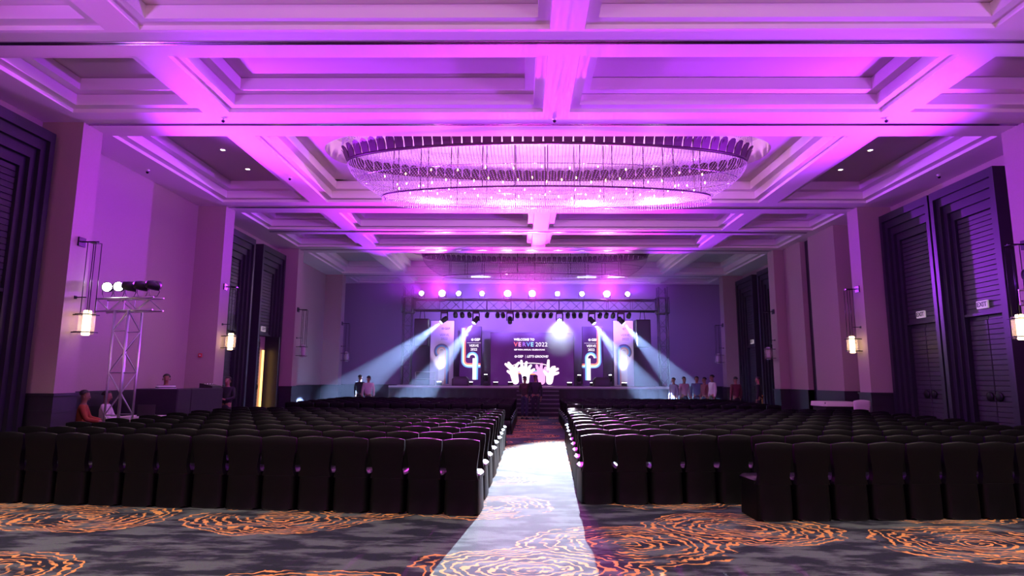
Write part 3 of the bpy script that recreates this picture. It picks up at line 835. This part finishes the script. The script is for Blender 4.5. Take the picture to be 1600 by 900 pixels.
# small handrail at the stage end
r_ = thing('stage_rail', 'low metal rail on the stage beside the truss tower', 'rail', (-4.42, 28.8, ST+.006))
for x in (-.45, .45): MB().tube((x, 0, 0), (x, 0, .62), .018, n=6).build('post', M['alu'], r_)
for z in (.3, .62): MB().tube((-.45, 0, z), (.45, 0, z), .016, n=6).build('bar', M['alu'], r_)

# ------------------------------------------------------------------ screen and banners
def panel(name, label, cat, x0, x1, z1, mat, y=31.05, group=None):
    r_ = thing(name, label, cat, ((x0+x1)/2, y, ST+.006), 0, group)
    hw = (x1-x0)/2
    MB().bbox(-hw, hw, 0, .10, 0, z1-ST, .004).build('panel', mat, r_)
    fr = MB().box(-hw-.02, -hw, -.01, .1, 0, z1-ST+.02).box(hw, hw+.02, -.01, .1, 0, z1-ST+.02).box(-hw, hw, -.01, .1, z1-ST, z1-ST+.02)
    fr.build('edge_frame', M['blackmetal'], r_)
    return r_
def put_text(root, body, size, mat, x, z, **kw):
    me = text_mesh(body, size, mat, **kw)
    return inst('lettering', me, root, (x, -.006, z), (PI/2, 0, 0))
def arc_pts(cx, cz, r, a0, a1, n=16): return [(cx + r*math.cos(R(a0+(a1-a0)*i/n)), cz + r*math.sin(R(a0+(a1-a0)*i/n))) for i in range(n+1)]
def ribbon(pts, wd):
    """flat strip along 2-D pts"""
    m = MB(); L_, R_ = [], []
    for i, p in enumerate(pts):
        a = pts[max(i-1, 0)]; b = pts[min(i+1, len(pts)-1)]
        dx, dz = b[0]-a[0], b[1]-a[1]; l = math.hypot(dx, dz) or 1
        L_.append((p[0]-dz/l*wd/2, 0, p[1]+dx/l*wd/2)); R_.append((p[0]+dz/l*wd/2, 0, p[1]-dx/l*wd/2))
    n = len(pts); m.add(L_ + R_, [(i, i+1, n+i+1, n+i) for i in range(n-1)])
    return m
def disc(cx, cz, r, n=20): return MB().add([(cx+r*math.cos(2*PI*i/n), 0, cz+r*math.sin(2*PI*i/n)) for i in range(n)], [tuple(range(n))])
def logo(root, x, z, s, mat):
    """round mark plus GEP"""
    r0 = s*.36
    ribbon(arc_pts(x-s*1.25, z, r0*.8, 0, 360, 20), r0*.4).build('logo_mark', mat, root, (0, -.006, 0))
    ribbon([(x-s*1.25-r0*.8, z), (x-s*1.25+r0*.8, z)], r0*.3).build('logo_bar', mat, root, (0, -.007, 0))
    put_text(root, 'GEP', s, mat, x-s*.72, z, align='LEFT', bold=s*.03)
# LED screen: text at the centre-right, hands with a rainbow hoop below
scr = panel('led_screen', 'wide purple stage screen reading welcome to verve 2022', 'screen', -1.49, 2.67, 3.90, M['screen_dark'])
# local x from px: screen spans 767..897 px -> centre 832
lx = lambda px: (px - 832)/31.3
lz = lambda py: (602 - py)/31.3
put_text(scr, 'WELCOME TO', .158, M['white_e'], lx(803.2), lz(530.5), align='LEFT', bold=.006)
for ch, px, mt in (('V', 803.3, 'red_e'), ('E', 810, 'pink_e'), ('R', 816.5, 'violet_e'), ('V', 823, 'blue_e'), ('E', 829.5, 'cyan_e')):
    put_text(scr, ch, .30, M[mt], lx(px), lz(538.3), align='LEFT', bold=.008)
put_text(scr, '2022', .30, M['white_e'], lx(836.8), lz(538.3), align='LEFT', spacing=1.05)
put_text(scr, 'GEP INDIA ANNUAL CELEBRATIONS', .093, M['white_e'], lx(803.5), lz(546.4), align='LEFT', bold=.004, spacing=1.02)
logo(scr, lx(803.2)+.30, lz(557), .165, M['white_e'])
ribbon([(lx(821.5), lz(554.5)), (lx(821.5), lz(559.5))], .012).build('divider', M['white_e'], scr, (0, -.006, 0))
put_text(scr, "LET'S GROOVE!", .155, M['white_e'], lx(823.5), lz(557), align='LEFT', shear=.25, bold=.005)
# hoop
hoop = [('cyan_e', 0.0), ('violet_e', .05), ('pink_e', .10), ('orange_e', .15)]
for k, (mt, o_) in enumerate(hoop):
    pts = [(lx(829) + (.92-o_*.2)*math.cos(a), lz(573.5) - o_ + .20*math.sin(a)) for a in [PI + PI*i/24 for i in range(25)]]
    ribbon(pts, .055).build('rainbow_hoop_front', M[mt], scr, (0, -.008, 0))
pts = [(lx(829) + .9*math.cos(a), lz(572.5) + .17*math.sin(a)) for a in [PI*i/24 for i in range(25)]]
ribbon(pts, .04).build('rainbow_hoop_back', M['peach_e'], scr, (0, -.006, 0))
def capsule(p, q, r0, r1, n=8):
    a = math.atan2(q[1]-p[1], q[0]-p[0]); poly = []
    for i in range(n+1): t = a + PI/2 + PI*i/n; poly.append((p[0]+r0*math.cos(t), 0, p[1]+r0*math.sin(t)))
    for i in range(n+1): t = a - PI/2 + PI*i/n; poly.append((q[0]+r1*math.cos(t), 0, q[1]+r1*math.sin(t)))
    return poly
def hand(root, wrist, palm, fingers, thumb, mt, dy):
    m = MB()
    def cap(p, q, r0, r1, k):
        poly = capsule(p, q, r0, r1); m.add([(x, -k*.0006, z) for x, _, z in poly], [tuple(range(len(poly)))])
    cap(wrist, palm, .17, .21, 0)
    for k, (f0, f1, f2) in enumerate(fingers): cap(f0, f1, .085, .075, k+1); cap(f1, f2, .075, .06, k+1.5)
    cap(thumb[0], thumb[1], .085, .065, 7)
    m.build('printed_hand', M[mt], root, (0, dy, 0))
H = lambda px, py: (lx(px), lz(py))
hand(scr, H(806, 595), H(803, 581), [(H(800, 577), H(794, 572), H(790.5, 569)), (H(802, 575), H(797, 570), H(795, 567)), (H(806, 575), H(808, 570), H(811, 567)), (H(809, 578), H(814, 575), H(816, 573))], (H(800, 584), H(794, 580)), 'peach_e', -.010)
hand(scr, H(822, 595), H(822, 582), [(H(819, 578), H(816, 572), H(815, 564)), (H(822, 577), H(822, 570), H(823, 566)), (H(826, 578), H(828, 573), H(830, 571)), (H(828, 582), H(832, 579), H(835, 577))], (H(818, 585), H(814, 579)), 'white_e', -.0115)
hand(scr, H(847, 595), H(846, 583), [(H(843, 579), H(840, 574), H(839, 571)), (H(846, 578), H(846, 573), H(847, 569)), (H(849, 580), H(852, 577), H(853, 574)), (H(850, 584), H(855, 582), H(857, 580))], (H(842, 586), H(838, 583)), 'pink_e', -.010)
hand(scr, H(859, 595), H(860, 583), [(H(857, 578), H(857, 570), H(857.5, 563)), (H(861, 578), H(864, 574), H(867, 573)), (H(864, 580), H(869, 577), H(872, 576)), (H(865, 584), H(870, 583), H(872.5, 582))], (H(855, 585), H(851, 580)), 'peach_e', -.0115)
# inner purple banners and outer pale banners
def banner(x0, x1, z1, dark, label, flip):
    r_ = panel('stage_banner', label, 'banner', x0, x1, z1, M['banner_dark'] if dark else M['banner_pale'], 31.05, 'banners beside the screen')
    hw = (x1-x0)/2; H_ = z1-ST; s = -1 if flip else 1
    tm_ = M['white_e'] if dark else M['grey_print']
    tx = .12*(1 if not flip else -1)
    if dark:
        logo(r_, tx+.18, H_*.78, .17, tm_)
        put_text(r_, 'VERVE', .17, tm_, tx+.05, H_*.675, bold=.002)
        put_text(r_, '2022', .17, tm_, tx+.05, H_*.61, bold=.002)
        ribbon([(tx-.3, H_*.725), (tx+.4, H_*.725)], .012).build('text_rule', tm_, r_, (0, -.006, 0))
        cols = ['blue_e', 'cyan_e', 'peach_e', 'orange_e', 'red_e']; fillm = 'white_e'
        # long stripe coming down one edge and curling up into a p-shaped loop
        for k, c in enumerate(cols):
            o_ = k*.045
            xe = s*(-hw+.10+o_) if not flip else hw-.10-o_
            sg = 1 if not flip else -1
            pts = [(xe, H_*.98), (xe, H_*.42)] + [(xe + sg*(.33-o_)*(1-math.cos(a)), H_*.42 - (.33-o_)*math.sin(a)) for a in [PI/2*i/8 for i in range(1, 9)]] + [(xe + sg*(.33-o_) + sg*.62, H_*.42 - (.33-o_))]
            ribbon(pts, .04).build('stripe', M[c], r_, (0, -.006 - k*.0004, 0))
        cx = .10*(1 if not flip else -1)
        for k, c in enumerate(['blue_e', 'cyan_e', 'peach_e']):
            rr = .27 - k*.05
            sg = 1 if not flip else -1
            arcp = arc_pts(cx, H_*.47, rr, 180 if not flip else 0, 0 if not flip else 180, 14)
            ribbon([(arcp[-1][0], .05)][::-1] + [arcp[-1]] if False else arcp + [(arcp[-1][0], .28)], .05).build('stripe', M[c], r_, (0, -.009 - k*.0004, 0))
        m = MB(); 
        pts = [(cx + (.10 if not flip else -.10), H_*.46), (cx + (.10 if not flip else -.10), .28)]
        ribbon(pts, .16).build('loop_fill', M['white_e'], r_, (0, -.0105, 0))
    else:
        logo(r_, .22, H_*.875, .16, tm_)
        put_text(r_, 'VERVE', .17, tm_, .1, H_*.775); put_text(r_, '2022', .17, tm_, .1, H_*.715)
        cx = -.02*s; cz = H_*.52
        for k, (c, rr) in enumerate((('grey_print', .36), ('blue_print', .31), ('cyan_print', .26), ('peach_print', .20), ('white_print', .14))):
            a0, a1 = (-60, 200) if flip else (240, -20)
            arcp = arc_pts(cx, cz, rr, 225 if not flip else -45, 0 if not flip else 180, 20)
            ribbon(arcp + [(arcp[-1][0], .06)], .055).build('stripe', M[c], r_, (0, -.006 - k*.0004, 0))
        ribbon([(cx, cz+.05), (cx, .06)], .30).build('loop_fill', M['white_print'], r_, (0, -.005, 0))
    return r_
banner(-4.54, -3.35, 4.50, False, 'tall pale banner with striped loop by the hanging speaker, control desk side', False)
banner(-3.05, -1.97, 4.19, True, 'purple banner with rainbow stripes beside the screen, control desk side', False)
banner(3.12, 4.13, 4.21, True, 'purple banner with rainbow stripes beside the screen, exit door side', True)
banner(4.67, 5.67, 4.54, False, 'tall pale banner with striped loop by the hanging speaker, exit door side', True)

# ------------------------------------------------------------------ light stands at the sides
def t_stand(x, y, rz, label, lit, tg, pw=None):
    root = thing('truss_light_stand', label, 'light stand', (x, y, 0), rz, 'truss light stands')
    truss(root, 2.95, .34, Matrix.Identity(4), .42, .022, .011)
    truss(root, 1.44, .26, Matrix.Translation((-.72, 0, 3.08)) @ Matrix.Rotation(PI/2, 4, 'Y'), .33, .02, .010)
    MB().bbox(-.4, .4, -.4, .4, 0, .03, .01).build('base_plate', M['alu'], root)
    bpy.context.view_layer.update()
    for k in range(5):
        lp = root.matrix_world @ Vector((-.60 + .30*k, 0, 3.47))
        on = k in lit
        tt = tg if on else (lp.x + (5 if x < 0 else -5), lp.y + 1 + 2*k, 3.0)
        r_ = par(tuple(lp), tt if not on else (lp.x*.55, 0, 3.0) if pw is None else tg, 'W' if on else 'off', ('bright' if on else 'dark') + ' can light, %s on the truss stand ' % ORD[k if x < 0 else 4-k] + (('counted from the lantern column' if x < 0 else 'counted from the exit doors') if pw is None else 'behind the last row, ' + ('desk side' if x < 0 else 'exit side')), 'lights on the truss stands', True, .90)
        if on: spot('par_beam', lp + Vector((.1 if x < 0 else -.1, -.05 if pw is None else .05, .16)), tg, pw or P_TSTAND, (.40, .03, 1) if pw is None else (.52, .12, 1), 95 if pw is None else 75, .9, r_, .08)
t_stand(-8.13, 12.6, R(-14), 'tall silver truss light stand with five lights by control desk', (0, 1), (-1.5, 12, 7.2))
t_stand(9.55, 10.9, R(10), 'silver truss light stand with lights by the exit doors', (1, 3), (3, 12, 7.2))

t_stand(-8.1, 2.6, R(-10), 'silver truss light stand behind the last chair row, control desk side', (1, 3), (-2.5, 11.5, 6.9), P_REARSTAND)
t_stand(9.0, 2.6, R(10), 'silver truss light stand behind the last chair row, exit door side', (1, 3), (3.5, 11.5, 6.9), P_REARSTAND)

# ------------------------------------------------------------------ furniture at the sides
r_ = thing('control_desk', 'long control desk fully draped in black cloth', 'desk', (0, 0, 0))
MB().bbox(-8.95, -7.90, 14.3, 14.9, 0, 1.33, .02).build('front_counter', M['cloth_black'], r_)
MB().bbox(-8.30, -7.90, 14.9, 16.5, 0, 1.33, .02).build('side_counter', M['cloth_black'], r_)
r_ = thing('mixing_console', 'small black sound mixer lying on the control desk', 'mixer', (-8.1, 16.2, 1.33))
MB().prism([(-.17, 0), (.17, 0), (.17, .05), (-.17, .12)], -.25, .25).build('body', M['can'], r_)
for k in range(6): MB().lathe([(.012, 0), (.01, .03)], 8, (-.05 + .02*(k % 2), -.2 + .07*k, .085)).build('knob', M['plaster'], r_)
r_ = thing('draped_table', 'table under a white cloth behind the truss light stand', 'table', (-8.08, 13.45, 0))
MB().bbox(-.42, .42, -.3, .3, .72, .76, .01).build('tabletop', M['slat'], r_)
m = MB(); n = 40; vs_ = []
for z, e in ((.77, 0), (.765, .02), (.4, .035), (.12, .05)):
    for i in range(n):
        t = 2*PI*i/n; c, s = math.cos(t), math.sin(t)
        wv = 1 + (.02*math.sin(9*t) if z < .5 else 0)
        vs_.append(((.43+e)*math.copysign(abs(c)**.25, c)*wv, (.31+e)*math.copysign(abs(s)**.25, s)*wv, z))
m.add(vs_, [(k*n+i, k*n+(i+1) % n, (k+1)*n+(i+1) % n, (k+1)*n+i) for k in range(3) for i in range(n)] + [tuple(range(n))], True)
m.build('tablecloth', M['cloth_white'], r_)
for sx in (-.38, .38):
    for sy in (-.25, .25): MB().tube((sx, sy, 0), (sx, sy, .72), .018, n=8).build('leg', M['blackmetal'], r_)
r_ = thing('laptop', 'open dark laptop standing on the white draped table', 'laptop', (-8.06, 13.45, .772), R(200))
MB().bbox(-.17, .17, -.12, .12, 0, .018, .004).build('base', M['can'], r_)
MB().bbox(-.17, .17, .115, .125, .01, .24, .004).build('screen_lid', M['can'], r_)
r_ = thing('buffet_table', 'long table with pale cloth beside the white chair', 'table', (9.45, 18.95, 0))
MB().bbox(-.5, .5, -.45, .45, .93, .98, .01).build('tabletop', M['slat'], r_)
m = MB(); vs_ = []
for z, e in ((.99, 0), (.985, .02), (.86, .03)):
    for i in range(n):
        t = 2*PI*i/n; c, s = math.cos(t), math.sin(t); wv = 1 + (.015*math.sin(11*t) if z < .9 else 0)
        vs_.append(((.51+e)*math.copysign(abs(c)**.25, c)*wv, (.46+e)*math.copysign(abs(s)**.25, s)*wv, z))
m.add(vs_, [(k*n+i, k*n+(i+1) % n, (k+1)*n+(i+1) % n, (k+1)*n+i) for k in range(2) for i in range(n)] + [tuple(range(n))], True)
m.build('tablecloth', M['cloth_white'], r_)
MB().bbox(-.46, .46, -.41, .41, 0, .93, .01).build('skirting', M['cloth_black'], r_)
wc = thing('white_covered_chair', 'chair under a pale white cover beside the buffet table', 'chair', (9.12, 16.85, 0), R(0))
for nm, src in (('backrest', cb), ('seat', cs), ('skirt', ck)):
    mm = MB(); mm.v = [(x, y, z*1.24) for x, y, z in src.v]; mm.f = src.f; mm.sm = src.sm; mm.build(nm, M['cloth_white'], wc)
r_ = thing('brass_stanchion', 'shiny brass stanchion post near the dark exit doorway', 'stanchion', (9.32, 24.2, 0))
MB().lathe([(.16, 0), (.15, .03), (.03, .06)], 16).build('foot', M['gold'], r_)
MB().lathe([(.028, .05), (.028, .95)], 12).build('post', M['gold'], r_)
MB().lathe([(.03, .94), (.055, .98), (.05, 1.03), (.01, 1.06)], 14).build('finial', M['gold'], r_)
# cocktail box on the far right by the camera side: none visible

# ------------------------------------------------------------------ people
def skin_obj(name, verts, edges, radii, roots, mat, parent, sub=1):
    me = bpy.data.meshes.new(name); me.from_pydata([tuple(v) for v in verts], edges, []); me.update()
    ob = bpy.data.objects.new(name, me); COL.objects.link(ob)
    ob.modifiers.new('s', 'SKIN')
    lay = me.skin_vertices[0].data if me.skin_vertices else None
    if lay is None:
        bm = bmesh.new(); bm.from_mesh(me); bm.verts.layers.skin.verify(); bm.to_mesh(me); bm.free(); lay = me.skin_vertices[0].data
    for i, r in enumerate(radii):
        lay[i].radius = r if isinstance(r, tuple) else (r, r); lay[i].use_root = i in roots
    ss = ob.modifiers.new('u', 'SUBSURF'); ss.levels = sub; ss.render_levels = sub
    dg = bpy.context.evaluated_depsgraph_get()
    out = bpy.data.meshes.new_from_object(ob.evaluated_get(dg)); bpy.data.objects.remove(ob)
    out.materials.clear(); out.materials.append(mat)
    for p in out.polygons: p.use_smooth = True
    return inst(name, out, parent)
def person(loc, rz, label, shirt, trousers, height=1.72, pose='stand', hair=True, arms='down', group=None, longhair=False):
    """local frame: faces +Y; 1.72 m figure scaled to height"""
    root = thing('person', label, 'person', loc, rz, group)
    k = height/1.72
    sit = pose == 'sit'
    dz = -.42 if sit else 0.0
    S = lambda x, y, z: (x*k, y*k, z*k)
    hipz = .90+dz
    sh = 1.40+dz
    # arm joints
    def arm(s):
        if arms == 'front': return [(s*.19, 0, sh), (s*.25, .03, sh-.27), (s*.10, .24, sh-.32), (s*.04, .31, sh-.29)]
        if arms == 'table': return [(s*.19, 0, sh), (s*.25, .10, sh-.25), (s*.18, .33, sh-.30), (s*.14, .42, sh-.30)]
        return [(s*.19, 0, sh), (s*.235, -.01, sh-.28), (s*.24, .05, sh-.52), (s*.235, .07, sh-.60)]
    def leg(s):
        if sit: return [(s*.09, 0, hipz), (s*.11, .40, hipz+.02), (s*.11, .42, .09)]
        return [(s*.09, 0, hipz), (s*.10, .02, .49), (s*.105, -.01, .09)]
    V, E_, Rd, roots = [], [], [], set()
    def chain(pts, rad, attach=None):
        i0 = len(V)
        for i, (p, r) in enumerate(zip(pts, rad)):
            V.append(S(*p)); Rd.append(tuple(a*k for a in r) if isinstance(r, tuple) else r*k)
            if i: E_.append((i0+i-1, i0+i))
        if attach is not None: E_.append((attach, i0))
        else: roots.add(i0)
        return i0
    # body
    chain([(0, 0, hipz+.02), (0, 0, hipz+.25), (0, 0, sh-.08), (0, 0, sh+.06), (0, .01, sh+.13), (0, .02, sh+.20), (0, .015, sh+.27), (0, .01, sh+.31)],
          [(.14, .10), (.13, .09), (.15, .09), .055, .055, (.068, .078), (.078, .092), (.055, .065)])
    chain([(0, .10, sh+.185), (0, .122, sh+.175)], [.016, .012], 5)
    for s in (-1, 1):
        a = arm(s); i0 = chain(a, [.05, .042, .03, .028], 2)
        hd = Vector(a[3]); d = (Vector(a[3]) - Vector(a[2])).normalized()
        side = Vector((s, 0, 0)) if arms == 'down' else Vector((0, 0, 1))
        acr = d.cross(side).normalized()
        chain([tuple(hd), tuple(hd + d*.07)], [(.022, .034), (.018, .034)])
        for q, (off, ln) in enumerate(((-.030, .062), (-.010, .075), (.010, .07), (.030, .055))):
            p0 = hd + d*.065 + acr*off; p1 = p0 + d*ln*.55; p2 = p1 + d*ln*.4 - side*.018*s*(1 if arms == 'down' else 0)
            chain([tuple(p0), tuple(p1), tuple(p2)], [.009, .0085, .007])
        p0 = hd + d*.02 - acr*.035; p1 = p0 + d*.035 - acr*.02
        chain([tuple(p0), tuple(p1), tuple(p1 + d*.025)], [.011, .010, .008])
        l = leg(s); chain(l, [.075, .055, .042], 0)
    skin_obj('body', V, E_, Rd, roots, M['skin'], root, 1)
    # shirt
    V.clear(); E_.clear(); Rd.clear(); roots.clear()
    chain([(0, 0, hipz-.02), (0, 0, hipz+.22), (0, 0, sh-.10), (0, 0, sh+.035)], [(.175, .125), (.165, .118), (.185, .118), (.085, .075)])
    for s in (-1, 1):
        a = arm(s); chain(a[:3], [.068, .056, .046], 2)
    skin_obj('shirt', V, E_, Rd, roots, shirt, root, 1)
    V.clear(); E_.clear(); Rd.clear(); roots.clear()
    chain([(0, 0, hipz+.06), (0, 0, hipz-.04)], [(.165, .118), (.15, .11)])
    for s in (-1, 1):
        l = leg(s); chain([l[0], l[1], (l[2][0], l[2][1], l[2][2]+.02)], [.095, .075, .062], 1)
    skin_obj('trousers', V, E_, Rd, roots, trousers, root, 1)
    for s in (-1, 1):
        l = leg(s)[2]
        m = MB(); secs = [(-.07, .030, .06), (0, .042, .085), (.08, .045, .065), (.15, .038, .05), (.19, .015, .03)]
        vs_ = []; nn = 10
        for yy, hw, hh in secs:
            for i in range(nn):
                t = 2*PI*i/nn; vs_.append(((l[0] + hw*math.cos(t))*k, (l[1]+yy)*k, max(0, hh/2 + hh/2*math.sin(t))*k))
        m.add(vs_, [(q*nn+i, q*nn+(i+1) % nn, (q+1)*nn+(i+1) % nn, (q+1)*nn+i) for q in range(4) for i in range(nn)] + [tuple(range(nn)), tuple(range(4*nn, 5*nn))], True)
        m.build('shoe', M['shoe'], root)
    # hair cap, eyes, ears, mouth
    hc = (0, .002, sh+.265)
    m = MB(); vs_ = []; nn = 14
    ph = [0.15, .5, .85, 1.2, 1.5, 1.75] if not longhair else [0.15, .5, .85, 1.2, 1.6, 2.1]
    for p_ in ph:
        for i in range(nn):
            t = 2*PI*i/nn; x, y = math.cos(t)*math.sin(p_), math.sin(t)*math.sin(p_); z = math.cos(p_)
            if y > .25: z = max(z, .30 + .0*y)
            vs_.append(((hc[0]+x*.089)*k, (hc[1]+y*.100 - .008)*k, (hc[2]+z*.088)*k))
    m.add(vs_, [(q*nn+i, q*nn+(i+1) % nn, (q+1)*nn+(i+1) % nn, (q+1)*nn+i) for q in range(len(ph)-1) for i in range(nn)] + [tuple(range(nn-1, -1, -1))], True)
    m.build('hair', M['hair'], root)
    for s in (-1, 1):
        MB().lathe([(.004, -.008), (.011, 0), (.004, .008)], 8, (s*.030*k, .092*k, (sh+.215)*k)).build('eye', M['hair'], root)
        MB().lathe([(.008, -.028), (.016, 0), (.008, .028)], 8, (s*.082*k, .005*k, (sh+.20)*k)).build('ear', M['skin'], root)
    MB().bbox(-.022*k, .022*k, .088*k, .098*k, (sh+.135)*k, (sh+.145)*k, .003).build('mouth', M['red'], root)
    return root
def cl(name, c): return pmat(name, c, .8, bump=.2, bscale=20)
def stripes():
    m, t, p = nt('striped_shirt'); tc = N(t, 'ShaderNodeTexCoord'); wv = N(t, 'ShaderNodeTexWave', bands_direction='Z'); wv.inputs['Scale'].default_value = 5.5
    t.links.new(tc.outputs['Object'], wv.inputs['Vector']); cr = N(t, 'ShaderNodeValToRGB'); t.links.new(wv.outputs['Fac'], cr.inputs['Fac'])
    cr.color_ramp.interpolation = 'CONSTANT'; e = cr.color_ramp.elements; e[0].color = (.75, .72, .72, 1); e[1].position = .6; e[1].color = (.05, .05, .08, 1)
    t.links.new(cr.outputs['Color'], p.inputs['Base Color']); p.inputs['Roughness'].default_value = .8
    return m
suit = cl('dark_suit', (.012, .012, .018)); brown = cl('brown_cloth', (.06, .03, .03)); navy = cl('navy_cloth', (.02, .025, .05))
white = cl('white_shirt', (.75, .72, .75)); orange = cl('rust_shirt', (.30, .06, .02)); maroon = cl('maroon_shirt', (.12, .02, .035)); grey = cl('grey_shirt', (.22, .20, .26)); blue = cl('blue_shirt', (.06, .07, .16))
person((.62, 25.35, 0), R(8), 'man in a dark suit standing in the aisle facing the stage', suit, suit, 1.76)
person((.18, 25.55, 0), R(-30), 'person in brown top standing close beside the suited man in aisle', brown, navy, 1.70, arms='front')
person((-9.12, 12.95, 0), R(-62), 'seated person in a rust orange shirt at the white draped table', orange, navy, 1.72, 'sit', arms='table')
person((-9.2, 13.78, 0), R(-70), 'seated person in a white shirt behind the white draped table', white, navy, 1.68, 'sit', arms='table')
person((-9.02, 15.75, 0), R(-150), 'man in a striped shirt standing behind the draped control desk', stripes(), navy, 1.66, arms='front')
person((-8.05, 17.05, 0), R(170), 'man in dark clothes bending over the mixer end of control desk', suit, suit, 1.60, arms='front')
person((-6.87, 26.6, 0), R(-20), 'person in dark clothes beside the man in white near end wall', suit, suit, 1.72)
person((-6.38, 26.1, 0), R(15), 'man in a white shirt standing near the stage end, control desk side', white, navy, 1.68)
person((6.62, 27.0, 0), R(120), 'person in grey shirt at the end of the group beside stage platform', grey, navy, 1.68)
person((7.10, 27.1, 0), R(200), 'person in pale pinkish shirt standing in group by stage platform', cl('pinkish_shirt', (.45, .33, .38)), navy, 1.72)
person((7.62, 27.0, 0), R(160), 'person in blue jacket standing in the group beside the stage', blue, navy, 1.74)
person((7.82, 26.55, 0), R(110), 'person in maroon shirt half hidden behind the man in white', maroon, navy, 1.70)
person((7.96, 25.95, 0), R(100), 'man in white shirt and dark trousers at the edge of the group', white, suit, 1.80)
person((8.60, 25.0, 0), R(20), 'man in a maroon shirt seen from behind near the far column', maroon, suit, 1.72)
person((9.08, 23.9, 0), R(60), 'man in black standing beside the brass stanchion', suit, suit, 1.72)

# ------------------------------------------------------------------ haze over the stage end of the hall
hz = MB().box(CL+.08, CR-.08, 23.0, Y1-.06, .03, 6.55).build('stage_haze', None)
m = bpy.data.materials.new('haze'); m.use_nodes = True; t = m.node_tree; t.nodes.clear()
out = N(t, 'ShaderNodeOutputMaterial'); v = N(t, 'ShaderNodeVolumeScatter'); v.inputs['Color'].default_value = (.9, .9, 1, 1)
v.inputs['Density'].default_value = .0035; v.inputs['Anisotropy'].default_value = .3
t.links.new(v.outputs[0], out.inputs['Volume']); hz.data.materials.append(m)
tag(hz, 'thin bluish stage haze hanging over the stage end of hall', 'haze', kind='stuff')
